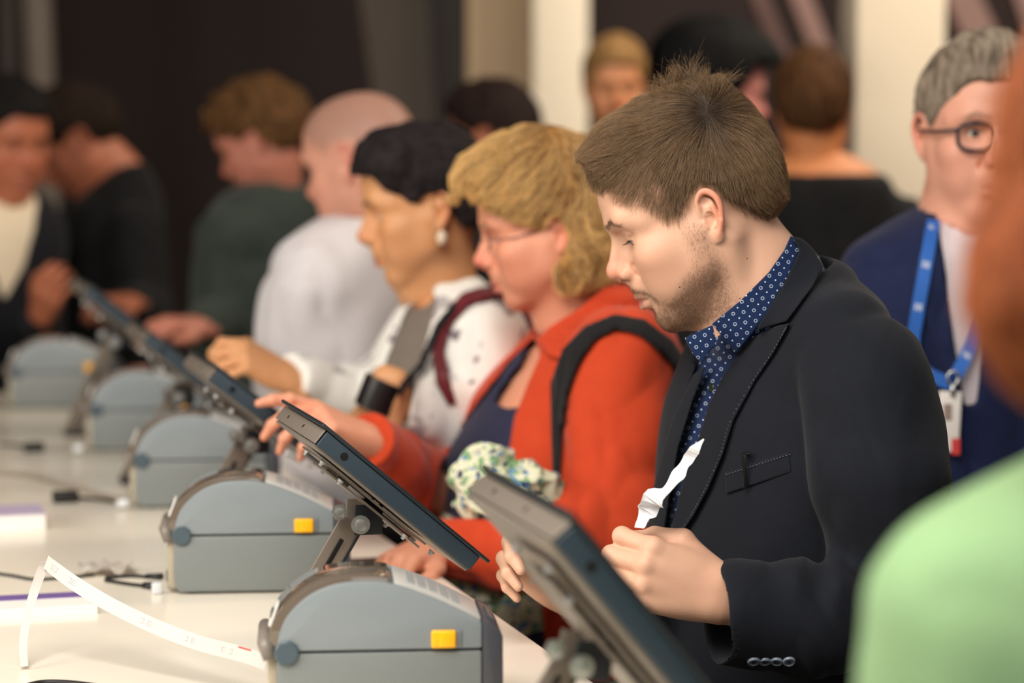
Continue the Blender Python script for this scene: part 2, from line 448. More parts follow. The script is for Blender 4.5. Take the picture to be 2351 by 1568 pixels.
def head_masks(L, p):
    """true colour zones of the skin, from head-local coordinates"""
    x, y, z = L[:, 0], L[:, 1], L[:, 2]; ay = np.abs(y)
    n = vnoise(L, 90, 3) * .5 + vnoise(L, 260, 4) * .5
    up = np.clip(((z + .0625) / .008), -1, 1)
    lipz = np.where(z > -.0625, (z + .0625) / .0095, (-.0625 - z) / .0105)
    lip = np.clip(1.5 - 1.5 * np.maximum(lipz, ay / .023), 0, 1) * (x > .084) * (np.clip((x - .086) / .005, 0, 1))
    # beard: jawline, chin and moustache
    jl = -.052 + (x - .0) * -.05
    beard = np.clip((-.028 - .50 * np.clip(x - .012, 0, 1) - z) / .022, 0, 1) * np.clip((x + .010) / .02, 0, 1) * np.clip((ay - .012) / .012, 0, 1)
    side = np.clip((.034 - x) / .012, 0, 1) * np.clip((x + .004) / .012, 0, 1) * np.clip((.020 - z) / .03, 0, 1) * (ay > .04) * .55
    chin = np.clip((-.077 - z) / .006, 0, 1) * np.clip((.03 - ay) / .012, 0, 1) * np.clip((x - .02) / .02, 0, 1)
    soul = gauss(ay, .008) * gauss(z + .082, .006) * (x > .08) * .8
    mous = gauss((z + .0475 + .35 * np.maximum(ay - .008, 0)) / .0058, 1) * np.clip((.034 - ay) / .006, 0, 1) * (x > .078)
    corner = gauss(z + .062, .012) * gauss(ay - .034, .007) * (x > .06)
    b = np.maximum.reduce([beard, side, chin, soul, mous * 1.0, corner * .7])
    # pale cheek in front of the beard
    cheek = np.clip((z + .070 + (x - .05) * .25) / .012, 0, 1) * np.clip((x - .046) / .016, 0, 1) * np.clip((ay - .016) / .01, 0, 1)
    b = b * (1 - .92 * cheek * (1 - np.minimum(1, mous * 1.6 + corner)))
    throat = np.clip((z + .118) / .008, 0, 1)
    b = np.clip(b, 0, 1) * (1 - np.clip(lip * 2, 0, 1)) * throat
    brow = np.clip(1.25 - np.abs(z - (.0345 + .25 * np.clip(ay - .012, 0, .022) - .55 * np.clip(ay - .036, 0, 1))) / .0034, 0, 1) * np.clip((ay - .009) / .004, 0, 1) * np.clip((.052 - ay) / .010, 0, 1) * (x > .055)
    flush = np.clip(gauss(np.sqrt((x-.118)**2+y**2+(z+.018)**2), .016)*.9 + .75*np.clip((ay-.0775)/.006, 0, 1)*(np.abs(x+.012) < .03)*(np.abs(z) < .045) + .35*gauss(np.sqrt((x-.07)**2+(ay-.045)**2+(z+.025)**2), .025), 0, 1)
    lash = np.zeros(len(L))
    return dict(lip=lip, beard=b, brow=np.clip(brow * (1 + .5 * n), 0, 1), flush=flush)
def skin_mat(name, base, lipc=(176, 108, 98), beardc=(96, 76, 62), browc=(84, 62, 48), flushc=None, beard=1.0, rough=.48):
    m, nt, b = newmat(name)
    tc = N(nt, 'ShaderNodeTexCoord')
    n = N(nt, 'ShaderNodeTexNoise', i_Scale=22., i_Detail=5.); nt.links.new(tc.outputs['Object'], n.inputs['Vector'])
    c = srgb(*base); mx = N(nt, 'ShaderNodeMixRGB'); mx.inputs[1].default_value = (c[0]*.93, c[1]*.86, c[2]*.84, 1); mx.inputs[2].default_value = (c[0]*1.05, c[1]*1.07, c[2]*1.08, 1)
    nt.links.new(n.outputs['Fac'], mx.inputs[0]); cur = mx.outputs[0]
    fl = flushc or (min(255, base[0]*1.0), base[1]*.72, base[2]*.68)
    for key, col, amt in (('flush', fl, .8), ('beard', beardc, .62*beard), ('brow', browc, .85), ('lip', lipc, .9)):
        at = N(nt, 'ShaderNodeAttribute', attribute_name=key)
        mu = N(nt, 'ShaderNodeMath', operation='MULTIPLY'); mu.inputs[1].default_value = amt; nt.links.new(at.outputs['Fac'], mu.inputs[0])
        k = N(nt, 'ShaderNodeMixRGB'); nt.links.new(mu.outputs[0], k.inputs[0]); nt.links.new(cur, k.inputs[1]); k.inputs[2].default_value = srgb(*col); cur = k.outputs[0]
    nt.links.new(cur, b.inputs['Base Color'])
    b.inputs['Roughness'].default_value = rough; b.inputs['Specular IOR Level'].default_value = .4
    b.inputs['Subsurface Weight'].default_value = .25; b.inputs['Subsurface Radius'].default_value = (1, .35, .2); b.inputs['Subsurface Scale'].default_value = .006
    nn = N(nt, 'ShaderNodeTexNoise', i_Scale=900., i_Detail=3.); nt.links.new(tc.outputs['Object'], nn.inputs['Vector'])
    bp = N(nt, 'ShaderNodeBump', i_Strength=.12, i_Distance=.001); nt.links.new(nn.outputs['Fac'], bp.inputs['Height']); nt.links.new(bp.outputs[0], b.inputs['Normal'])
    return m
def hair_mat(name, root, tip, rough=.42, var=.25):
    """strand colour runs from root to tip, each strand a little different"""
    m, nt, b = newmat(name)
    hi = N(nt, 'ShaderNodeHairInfo')
    mx = N(nt, 'ShaderNodeMixRGB'); mx.inputs[1].default_value = srgb(*root); mx.inputs[2].default_value = srgb(*tip)
    nt.links.new(hi.outputs['Intercept'], mx.inputs[0])
    hs = N(nt, 'ShaderNodeHueSaturation'); mr = N(nt, 'ShaderNodeMapRange'); mr.inputs['To Min'].default_value = 1 - var; mr.inputs['To Max'].default_value = 1 + var
    nt.links.new(hi.outputs['Random'], mr.inputs['Value']); nt.links.new(mr.outputs[0], hs.inputs['Value']); nt.links.new(mx.outputs[0], hs.inputs['Color'])
    nt.links.new(hs.outputs[0], b.inputs['Base Color']); b.inputs['Roughness'].default_value = rough; b.inputs['Specular IOR Level'].default_value = .35
    b.inputs['Anisotropic'].default_value = .3
    return m
def cap_mat(name, col, col2, scale=60, stretch=(1, 1, 1)):
    m, nt, b = newmat(name)
    at = N(nt, 'ShaderNodeAttribute', attribute_name='cloth')
    n = N(nt, 'ShaderNodeTexNoise', i_Scale=float(scale), i_Detail=6.); nt.links.new(at.outputs['Vector'], n.inputs['Vector'])
    r = N(nt, 'ShaderNodeValToRGB'); r.color_ramp.elements[0].position = .35; r.color_ramp.elements[0].color = srgb(*col); r.color_ramp.elements[1].position = .65; r.color_ramp.elements[1].color = srgb(*col2)
    nt.links.new(n.outputs['Fac'], r.inputs[0]); nt.links.new(r.outputs[0], b.inputs['Base Color'])
    b.inputs['Roughness'].default_value = .75; b.inputs['Specular IOR Level'].default_value = .15
    bp = N(nt, 'ShaderNodeBump', i_Strength=.5, i_Distance=.002); nt.links.new(n.outputs['Fac'], bp.inputs['Height']); nt.links.new(bp.outputs[0], b.inputs['Normal'])
    return m
def grad(f, Q, e=.0015):
    d = f(Q); g = np.stack([f(Q + A(e, 0, 0)) - d, f(Q + A(0, e, 0)) - d, f(Q + A(0, 0, e)) - d], 1)
    return d, g / (np.linalg.norm(g, axis=1)[:, None] + 1e-9)
def strands(name, f, roots, flow, length, xf, material, parent, base, nseg=7, rad=.00006, lift0=.35, height=.002, noise=.15, seed=1, clump=0.0, sink=.001, cf=55):
    """hair laid over the surface f (head-local) along a flow field; xf maps local -> world"""
    R_ = np.random.default_rng(seed); n = len(roots); p = roots.copy()
    L = length(roots) * R_.uniform(.7, 1.15, n)
    dv = R_.normal(0, noise, (n, 3)); lf = R_.uniform(.3, 1.2, n) * lift0; hh = R_.uniform(.1, 1, n) * height
    d, g = grad(f, p); p = p - g * (d + sink)[:, None]
    out = [p.copy()]
    for k in range(nseg):
        d, g = grad(f, p)
        t = flow(p) + dv + clump * np.stack([vnoise(p, cf, 11), vnoise(p, cf, 12), vnoise(p, cf, 13)], 1)
        t = t - g * (t * g).sum(1)[:, None]; t /= np.linalg.norm(t, axis=1)[:, None] + 1e-9
        want_h = hh * (k + 1) / nseg
        corr = np.clip((want_h - d) / (L / nseg), -.8, .8) + lf * (k / nseg) * .3
        p = p + (t + g * corr[:, None]) * (L / nseg)[:, None]
        out.append(p.copy())
    W = np.stack([xf(o) for o in out], 1) - np.asarray(base)
    return curves(name, W, rad, material, parent)
def curves(name, W, rad, material, parent=None):
    n, k, _ = W.shape
    cu = bpy.data.hair_curves.new(name); cu.add_curves([k] * n)
    cu.position_data.foreach_set('vector', W.astype(f32).ravel())
    r = np.linspace(1, .35, k)[None, :] * (rad if hasattr(rad, '__len__') is False else np.asarray(rad)[:, None]); r = np.broadcast_to(r, (n, k))
    a = cu.attributes.get('radius') or cu.attributes.new('radius', 'FLOAT', 'POINT'); a.data.foreach_set('value', r.astype(f32).ravel())
    cu.materials.append(material)
    o = bpy.data.objects.new(name, cu); COL.objects.link(o)
    if parent is not None: o.parent = parent
    return o
def sample_surf(V, F, n, seed, keep=None):
    """n random points on quad mesh"""
    R_ = np.random.default_rng(seed)
    a, b, c = V[F[:, 0]], V[F[:, 1]], V[F[:, 2]]; ar = np.linalg.norm(np.cross(b - a, c - a), axis=1)
    w = ar * (keep(a) if keep is not None else 1)
    i = R_.choice(len(F), n, p=w / w.sum()); u, v = R_.random(n), R_.random(n)
    q = V[F[i]]
    return (q[:, 0]*((1-u)*(1-v))[:, None] + q[:, 1]*(u*(1-v))[:, None] + q[:, 2]*(u*v)[:, None] + q[:, 3]*((1-u)*v)[:, None])
# ------------------------------------------------------------------ hands, torsos, sleeves
def hand_s(W, F, Nn, flex, thumb=None, side=1, sc=1.0, spread=(.10, .02, -.05, -.14), thick=1.0):
    """W wrist point, F finger direction, Nn back-of-hand normal, flex: 4x3 bend angles (deg) index..little;
    side=+1 when the thumb lies on cross(Nn,F)"""
    F = np.asarray(F, float); F /= np.linalg.norm(F); Nn = np.asarray(Nn, float); Nn = Nn - (Nn @ F) * F; Nn /= np.linalg.norm(Nn)
    Y = np.cross(Nn, F) * side
    R = np.stack([F, Y, Nn], 1)
    h = S(R, np.asarray(W, float), sc)
    heads = [A(.087, .0265, .001), A(.091, .006, .004), A(.086, -.014, .002), A(.077, -.032, -.003)]
    wr = [A(.0, .014, 0), A(.0, .005, .001), A(.0, -.005, 0), A(.0, -.015, -.001)]
    h.u(rc((-.03, .010, 0), (.005, .010, 0), .021*thick, .020*thick), 0); h.u(rc((-.03, -.010, 0), (.005, -.010, 0), .021*thick, .019*thick), .01)
    for j in range(4): h.u(rc(wr[j], heads[j], .0175*thick, .0118*thick), .012)
    h.u(ell((.040, .020, -.010), (.034, .020, .017)), .012)
    h.u(ell((.040, -.024, -.008), (.036, .014, .014)), .010)
    L = [(.043, .026, .021), (.048, .030, .022), (.045, .028, .022), (.035, .021, .019)]
    RD = [(.0102, .0090, .0080), (.0103, .0092, .0081), (.0096, .0086, .0076), (.0084, .0076, .0067)]
    for j in range(4):
        p = heads[j]; a = 0; sp = spread[j]; pts = [p]; rs = [RD[j][0] * 1.05]
        for q in range(3):
            a += flex[j][q] * D2R
            d = A(math.cos(a) * math.cos(sp), math.sin(sp) * math.cos(a), -math.sin(a)); p = p + d * L[j][q]; pts.append(p); rs.append(RD[j][q] * (.98 if q < 2 else .82))
        f = S(); f.chain(pts, rs, .002)
        for q in (1, 2): f.u(ell(pts[q] + A(0, 0, .0005), (rs[q]*1.06, rs[q]*1.06, rs[q]*1.06)), .003)
        c = (pts[0] + pts[3]) / 2
        h.u((f, c, .07), .0045 if j else .006)
    if thumb is None: thumb = [(.018, .022, -.010), (.050, .043, -.018), (.079, .050, -.022), (.102, .047, -.024)]
    tp = [A(*v) for v in thumb]
    t = S(); t.chain(tp, [.0150, .0128, .0105, .0085], .004)
    h.u((t, (tp[0] + tp[3]) / 2, .08), .010)
    return h
def loft(sl, yaw, n=2.3, ztop=None):
    """sl: list of (cx, cy, z, a, b): centre, half depth along facing, half width across; sorted by z"""
    sl = sorted(sl, key=lambda q: q[2]); T = np.array(sl, float); zz = T[:, 2]
    cf, sf = math.cos(yaw), math.sin(yaw)
    def fn(Q, bc=None, br=None):
        z = Q[:, 2]; zc = np.clip(z, zz[0], zz[-1])
        cx, cy, a, b = (np.interp(zc, zz, T[:, k]) for k in (0, 1, 3, 4))
        dx, dy = Q[:, 0] - cx, Q[:, 1] - cy
        u = dx * cf + dy * sf; v = -dx * sf + dy * cf
        q = (np.abs(u / a) ** n + np.abs(v / b) ** n) ** (1 / n)
        rr = np.sqrt(u * u + v * v) + 1e-6
        d = (1 - 1 / np.maximum(q, 1e-3)) * rr * .93
        d = np.where(q < .3, -np.minimum(a, b) * .7, d)
        oz = np.maximum(z - zz[-1], zz[0] - z)
        return np.where(oz > 0, np.sqrt(np.maximum(d, 0) ** 2 + oz ** 2), np.maximum(d, oz))
    return fn
def smooth_slices(sl, n=5):
    sl = sorted(sl, key=lambda q: q[2]); return [tuple(p) for p in cat_rom([A(*q) for q in sl], n)]
def infl(f, r): return lambda Q, bc=None, br=None: f(Q, bc, br) - r
def shell_poly(f, poly, off, th, scale=2000., dmax=None, rnd=.001):
    """a cloth panel of thickness th lying `off` over surface f, cut to an outline"""
    fx = f
    def fn(Q, bc=None, br=None):
        px, py = proj(Q); e = sd_poly(px, py, poly) / scale + rnd
        d = np.abs(fx(Q, bc, br) - off) - th / 2 + rnd
        o = np.sqrt(np.maximum(d, 0) ** 2 + np.maximum(e, 0) ** 2) + np.minimum(np.maximum(d, e), 0) - rnd
        if dmax is not None: o = np.maximum(o, Q[:, 1] - dmax)
        return o
    return fn
def cut_poly(poly, scale=2000., ymax=1e9):
    def fn(Q, bc=None, br=None):
        px, py = proj(Q); return np.maximum(sd_poly(px, py, poly) / scale, Q[:, 1] - ymax)
    return fn
def folds(amp, sc=(9, 9, 4), seed=1, sharp=1.5):
    sc = np.array(sc, float)
    def fn(Q, d):
        n = vnoise(Q * sc, 1, seed) + .5 * vnoise(Q * sc * 2.1, 1, seed + 5)
        return amp * (1 - 2 * np.abs(n) ** (1 / sharp) if sharp else n)
    return fn
def join(parts):
    V = []; F = []; n = 0; at = {}
    keys = set(k for p in parts for k in (p[2] or {}))
    for v, f, a in parts:
        V.append(v); F.append(f + n); n += len(v)
        for k in keys: at.setdefault(k, []).append(a[k] if a and k in a else np.zeros(len(v)))
    return np.concatenate(V), np.concatenate(F), {k: np.concatenate(v) for k, v in at.items()}
def cloth_mat(name, col, col2=None, rough=.85, weave=.3, bscale=900., sheen=.08, spots=None, dots=None, stripes=None):
    """woven cloth; spots = (colour, scale, threshold) soft blotches; dots = polka pattern on the 'cloth' attribute"""
    m, nt, b = newmat(name)
    tc = N(nt, 'ShaderNodeTexCoord')
    c = srgb(*col); c2 = srgb(*col2) if col2 else tuple(x * 1.25 for x in c[:3]) + (1,)
    n = N(nt, 'ShaderNodeTexNoise', i_Scale=30., i_Detail=6.); nt.links.new(tc.outputs['Object'], n.inputs['Vector'])
    mx = N(nt, 'ShaderNodeMixRGB'); mx.inputs[1].default_value = c; mx.inputs[2].default_value = c2; nt.links.new(n.outputs['Fac'], mx.inputs[0]); cur = mx.outputs[0]
    if spots:
        for i, (sc_, scale, thr) in enumerate(spots):
            v = N(nt, 'ShaderNodeTexNoise', i_Scale=float(scale), i_Detail=2.); mp = N(nt, 'ShaderNodeMapping'); mp.inputs['Location'].default_value = (i * 7.3, i * 3.1, i)
            nt.links.new(tc.outputs['Object'], mp.inputs[0]); nt.links.new(mp.outputs[0], v.inputs['Vector'])
            g = N(nt, 'ShaderNodeMapRange'); g.inputs['From Min'].default_value = thr; g.inputs['From Max'].default_value = thr + .04; nt.links.new(v.outputs['Fac'], g.inputs['Value'])
            k = N(nt, 'ShaderNodeMixRGB'); nt.links.new(g.outputs[0], k.inputs[0]); nt.links.new(cur, k.inputs[1]); k.inputs[2].default_value = srgb(*sc_); cur = k.outputs[0]
    if dots:
        at = N(nt, 'ShaderNodeAttribute', attribute_name='cloth')
        def M(op, a, b_=None):
            q = N(nt, 'ShaderNodeMath', operation=op)
            for i, v in enumerate((a, b_)):
                if v is None: continue
                if isinstance(v, (int, float)): q.inputs[i].default_value = v
                else: nt.links.new(v, q.inputs[i])
            return q.outputs[0]
        sx = N(nt, 'ShaderNodeSeparateXYZ'); nt.links.new(at.outputs['Vector'], sx.inputs[0])
        per = .0178
        def lattice(ox, oy):
            u = M('SUBTRACT', M('FRACT', M('ADD', M('DIVIDE', sx.outputs[0], per), ox)), .5); v = M('SUBTRACT', M('FRACT', M('ADD', M('DIVIDE', sx.outputs[1], per), oy)), .5)
            return M('SQRT', M('ADD', M('MULTIPLY', u, u), M('MULTIPLY', v, v)))
        rings = None
        for ox, oy in ((0, 0), (.5, .5)):
            r = lattice(ox, oy)
            ring = M('LESS_THAN', M('ABSOLUTE', M('SUBTRACT', r, .100)), .024)
            rings = ring if rings is None else M('MAXIMUM', rings, ring)
        dts = None
        for ox, oy in ((.5, 0), (0, .5)):
            r = lattice(ox, oy); dd = M('LESS_THAN', r, .052); dts = dd if dts is None else M('MAXIMUM', dts, dd)
        al = M('MAXIMUM', M('MULTIPLY', rings, .65), dts)
        k = N(nt, 'ShaderNodeMixRGB'); nt.links.new(al, k.inputs[0]); nt.links.new(cur, k.inputs[1]); k.inputs[2].default_value = srgb(*dots); cur = k.outputs[0]
    nt.links.new(cur, b.inputs['Base Color'])
    b.inputs['Roughness'].default_value = rough; b.inputs['Specular IOR Level'].default_value = .25
    b.inputs['Sheen Weight'].default_value = sheen; b.inputs['Sheen Roughness'].default_value = .45
    nn = N(nt, 'ShaderNodeTexNoise', i_Scale=float(bscale), i_Detail=2.); nt.links.new(tc.outputs['Object'], nn.inputs['Vector'])
    bp = N(nt, 'ShaderNodeBump', i_Strength=weave, i_Distance=.0006); nt.links.new(nn.outputs['Fac'], bp.inputs['Height']); nt.links.new(bp.outputs[0], b.inputs['Normal'])
    return m
eye_m = None
def eye_mats():
    global eye_m
    if eye_m: return eye_m
    eye_m = mat('eye_white', (225, 215, 208), rough=.15), mat('eye_iris', (58, 66, 62), rough=.1)
    return eye_m
def add_eyes(root, xf, Rl, base, look=.45, r=.0124, sc=1.0):
    ew, ei = eye_mats()
    for y in (-1, 1):
        c = A(.0755, y * .0310, .0125) * sc
        m = MB(); ax = rotm(0, look) @ A(1, 0, 0)
        prof = [(r*sc*math.sin(t), -r*sc*math.cos(t)) for t in np.linspace(.02, math.pi - .02, 20)]
        m.lathe(prof, c, ax, 28); m.V = [tuple(xf(np.array([v]))[0]) for v in m.V]
        o = m.build('eyeball', ew, root, base, smooth=True)
        m = MB(); rr = (r + .0003) * sc
        m.lathe([(rr*math.sin(t), rr*math.cos(t)) for t in np.linspace(.02, .46, 7)], c, ax, 24); m.V = [tuple(xf(np.array([v]))[0]) for v in m.V]
        i = m.build('iris', ei, o, base, smooth=True)
# ------------------------------------------------------------------ the young man in the dark blazer
def build_hero():
    HP = P(1605, 505, 2.90); R = rotm(math.pi, 23 * D2R)
    xf = lambda Q: Q @ R.T + HP
    inv = lambda q: (np.asarray(q) - HP) @ R
    base = A(P(1790, 1000, 2.9)[0], 2.9, 0.0)
    skin = skin_mat('skin_young_man', (222, 177, 150), beardc=(112, 88, 70), browc=(150, 116, 94), beard=.62)
    H = head_ops(dict(full=.004, mouth=.0022, eye=.62, etilt=.30, ear=.94))
    # neck
    nbF = inv(P(1728, 735, 2.89)); nbB = inv(P(1772, 655, 2.90))
    H.u(rc((-.030, 0, -.030), nbB, .053, .057), .025)
    H.u(rc((.000, 0, -.050), nbF, .045, .056), .03)
    for y in (-1, 1): H.u(rc((-.020, y*.056, -.030), nbF + A(.02, y*.02, 0), .015, .012), .02)
    H.u(rc((.045, 0, -.098), nbF + A(.035, 0, .03), .014, .010), .03)
    V, F = mesh_sdf(H, (-.20, -.11, -.26), (.15, .11, .15), .00125)
    W = xf(V); keep = None
    masks = head_masks(V, {}); z = V[:, 2]
    parts = [(W, F, masks)]
    # hands
    LW = P(1652, 1362, 2.66)
    hl = hand_s(LW, P(1448, 1300, 2.64) - LW, A(-.05, -1, .20), [(48, 92, 50), (52, 88, 48), (50, 82, 45), (48, 75, 40)], side=-1, sc=1.02,
                thumb=[(.018, .022, -.012), (.050, .044, -.022), (.078, .040, -.036), (.098, .028, -.044)])
    V2, F2 = mesh_sdf(hl, LW - .16, LW + .16, .0016); parts.append((V2, F2, None))
    RW = P(1330, 1365, 2.86)
    hr = hand_s(RW, P(1215, 1270, 2.84) - RW, A(-.1, 1, .45), [(38, 50, 30), (42, 55, 32), (46, 58, 34), (48, 60, 34)], spread=(.03, 0, -.02, -.05), side=1, sc=.95,
                thumb=[(.020, .020, -.018), (.050, .034, -.034), (.078, .030, -.044), (.104, .022, -.048)])
    V3, F3 = mesh_sdf(hr, RW - .18, RW + .18, .0022); parts.append((V3, F3, None))
    # torso
    yaw = math.pi + 30 * D2R
    def sl(px, py, a, b, Y=2.93): q = P(px, py, Y); return (q[0], q[1], q[2], a, b)
    slices = smooth_slices([sl(1812, 640, .050, .060), sl(1812, 685, .072, .110), sl(1818, 740, .082, .130), sl(1820, 830, .100, .155), sl(1812, 960, .118, .174),
              sl(1795, 1150, .126, .172), sl(1785, 1350, .126, .162), sl(1785, 1560, .126, .166), sl(1790, 1800, .130, .178), sl(1795, 1990, .120, .175)])
    T = loft(slices, yaw, 2.2)
    SL = P(1985, 852, 2.76); EL = P(2040, 1396, 2.74); WL = P(1640, 1405, 2.655)
    SR = P(1740, 800, 3.07); ER = P(1760, 1420, 3.08); WR = RW
    inner = S(); inner.u(infl(T, -.012)); inner.chain([SL, EL, P(1660, 1362, 2.66)], [.045, .036, .024], .02); inner.chain([SR, ER, WR], [.045, .036, .022], .02)
    Vi, Fi = mesh_sdf(inner, (base[0]-.6, 2.4, .6), (base[0]+.5, 3.4, 1.5), .012); parts.append((Vi, Fi, None))
    leg = S()
    for s_ in (-1, 1):
        o = A(.5*s_*.09, -.87*s_*.09, 0); leg.chain([base + o + A(0, 0, .86), base + o + A(0, 0, .48), base + o*1.05 + A(.02, 0, .08)], [.08, .055, .04], .03)
    Vl, Fl = mesh_sdf(leg, base + A(-.4, -.4, -.0), base + A(.4, .4, 1.0), .014); parts.append((Vl, Fl, None))
    V_, F_, at = join(parts)
    root = mk('person', V_, F_, skin, None, base, attrs=at)
    tag(root, 'young bearded man in a dark navy blazer looking down, white paper strip in hand', 'person')
    add_eyes(root, xf, R, base, look=.42)
    # ---- shirt
    shirt_m = cloth_mat('navy_dotted_shirt', (11, 30, 66), (15, 38, 80), dots=(190, 208, 228), weave=.15, sheen=.1)
    sh = S(); sh.u(infl(T, .003)); sh.u(rc(P(1792, 660, 2.92), P(1750, 740, 2.91), .044, .054), .03)
    neck = S(R, HP); neck.u(rc((-.030, 0, -.030), nbB, .054, .062), .025); neck.u(rc((.000, 0, -.050), nbF, .045, .056), .03)
    sh.u(infl(neck, .0035), .01)
    sh.i(plane(P(1790, 1400, 2.9), (0, 0, -1)) if False else plane(base + A(0, 0, .98), (0, 0, -1)), .0)
    sh.i(plane(P(1843, 566, 2.9), A(-1.0, 0, 1.0)), .003)
    def cuv(V): px, py = proj(V); a = .62; u, v = px/1914., py/1914.; return np.stack([u*math.cos(a)+v*math.sin(a), -u*math.sin(a)+v*math.cos(a)], 1)
    Vs, Fs = mesh_sdf(sh, (base[0]-.35, 2.6, .95), (base[0]+.3, 3.2, 1.56), .004)
    shirt = mk('shirt', Vs, Fs, shirt_m, root, base, uv=cuv(Vs))
    # collar leaves
    cs = S(); cs.u(infl(neck, .010)); cs.u(infl(T, .006), .02)
    near = [(1815, 541), (1838, 552), (1836, 575), (1800, 655), (1755, 730), (1690, 812), (1662, 778), (1634, 744), (1700, 690), (1765, 625), (1800, 575)]
    Vc, Fc = largest(*mesh_sdf(shell_poly(cs, near, .004, .004, dmax=2.95), P(1736, 680, 2.88) - .19, P(1736, 680, 2.88) + .19, .0013))
    mk('shirt_collar', Vc, Fc, shirt_m, root, base, uv=cuv(Vc))
    # far collar leaf and button stand
    fl = S(); c0 = P(1622, 785, 2.84)
    fl.u(ell(P(1640, 790, 2.86), (.045, .045, .055)), 0)
    far = [(1572, 776), (1600, 762), (1636, 746), (1646, 790), (1630, 806), (1612, 836), (1590, 812)]
    Vc, Fc = largest(*mesh_sdf(shell_poly(fl, far, .000, .005), c0 - .09, c0 + .09, .0013))
    mk('shirt_collar', Vc, Fc, shirt_m, root, base, uv=cuv(Vc) + .004)
    but = mat('dark_button', (38, 44, 40), rough=.3); thread = mat('button_thread', (20, 22, 26), rough=.8)
    def ray_hit(f, px, py, y0, y1):
        ys = np.linspace(y0, y1, 400); Q = np.stack([P(px, py, y) for y in ys]); d = f(Q); i = np.argmax(d < 0); return Q[i]
    for px, py in ((1634, 890), (1575, 1062)):
        q = ray_hit(sh, px, py, 2.6, 3.0); _, g = grad(sh, q[None], .004); m = MB(); m.lathe([(.0001, .0), (.0055, 0), (.0058, .0016), (.0048, .0026), (.0040, .0018), (.0001, .0018)], q - g[0]*.0004, g[0], 24); m.build('button', but, shirt, base, auto=.7)
    # ---- blazer
    bz = cloth_mat('dark_navy_wool', (16, 19, 27), (23, 27, 36), rough=.9, weave=.5, bscale=700., sheen=.06)
    B = S(); B.u(infl(T, .012))
    B.u(rc(P(1850, 695, 2.93), P(1935, 775, 2.80), .052, .058), .05)
    B.u(rc(P(1790, 668, 3.0), SR + A(0, .0, .0), .04, .06), .05)
    body_only = S(); body_only.ops = list(B.ops)
    sleeve = S(); sleeve.chain([SL + A(-.008, .02, .004), P(2022, 1090, 2.73), EL], [.066, .071, .062], .03)
    sleeve.u(ell(P(2018, 930, 2.76), (.068, .070, .10)), .03)
    fore = S(); fore.chain([EL, P(1850, 1418, 2.69), WL + A(-.02, 0, -.004)], [.064, .062, .060], .02)
    sleeve.u((fore, (EL + WL) / 2, .3), .018)
    def sleeve_folds(Q, d):
        px, py = proj(Q)
        n = vnoise(np.stack([px/70+py/230, py/170-px/300, Q[:, 1]*6], 1), 1, 5)
        n2 = vnoise(np.stack([px/38, py/95, Q[:, 1]*9], 1), 1, 9)
        e = gauss((px-1905)/95, 1) * gauss((py-1310)/70, 1)
        n3 = vnoise(np.stack([px/60-py/120, py/260+px/200, Q[:, 1]*5], 1), 1, 15)
        return .0045 * n + .0035 * (.4 - np.abs(n3)) + .006 * n2 * e + .007 * e * np.sin((px - 1850) / 19.)
    sleeve.d(sleeve_folds)
    cuff = A(-1, -.18, .02)
    sleeve.i(plane(P(1645, 1400, 2.655), cuff), .004)
    hollow = S().u(rc(WL + A(-.08, -.03, -.004), WL + A(.03, .01, -.004), .050, .048)); sleeve.s_(hollow, .004)
    sr = S(); sr.chain([SR, ER, WR + A(.03, .01, 0)], [.066, .06, .050], .02); sr.i(plane(WR + A(.02, 0, 0), A(-1, 0, .6)), .003)
    B.u((sleeve, P(1900, 1100, 2.7), .6), .006); B.u((sr, (SR+ER)/2, .6), .02)
    def bfold(Q, d):
        px, py = proj(Q); n = vnoise(np.stack([px/120, py/210, Q[:, 1]*4], 1), 1, 21); return .003 * n
    B.d(bfold)
    opening = [(1640, 700), (1800, 560), (1840, 545), (1800, 655), (1740, 750), (1696, 811), (1660, 866), (1627, 933), (1606, 999), (1573, 1088), (1553, 1171), (1535, 1235), (1515, 1290), (1505, 1230), (1515, 1180),
               (1528, 1100), (1545, 1015), (1578, 915), (1598, 838), (1560, 790)]
    B.s_(cut_poly(opening, ymax=2.93), .003)
    nk = S(R, HP); nk.u(rc((-.030, 0, -.030), nbB + (nbB - A(-.03, 0, -.03)) * .2, .066, .074), .0); nk.u(rc((.0, 0, -.05), nbF, .052, .064), .03); B.s_(nk, .004)
    B.i(plane(base + A(0, 0, .80), (0, 0, -1)), .004)
    Vb, Fb = mesh_sdf(B, (base[0]-.55, 2.45, .78), (base[0]+.4, 3.35, 1.58), .0028)
    blazer = mk('blazer', Vb, Fb, bz, root, base)
    # lapels and collar, each its own layer of cloth
    lap = [(1748, 764), (1782, 748), (1813, 742), (1776, 811), (1732, 877), (1684, 966), (1660, 1043), (1627, 1121), (1594, 1182), (1556, 1240), (1533, 1236), (1553, 1171), (1571, 1088), (1606, 999), (1625, 933), (1658, 866), (1694, 811), (1722, 778)]
    bs = body_only
    Vp, Fp = largest(*mesh_sdf(shell_poly(bs, lap, .0042, .0045, dmax=2.93), A(base[0]-.35, 2.55, .95), A(base[0]+.2, 3.0, 1.5), .0016))
    lapel = mk('lapel', Vp, Fp, bz, blazer, base)
    col = [(1818, 542), (1842, 548), (1868, 572), (1890, 612), (1868, 655), (1806, 738), (1770, 748), (1742, 758), (1738, 752), (1798, 655), (1836, 575)]
    cb = S(); cb.u(bs, 0); cb.u(infl(neck, .016), .02)
    Vp, Fp = largest(*mesh_sdf(shell_poly(cb, col, .0035, .006, dmax=3.10), A(base[0]-.2, 2.6, 1.3), A(base[0]+.2, 3.15, 1.6), .0016))
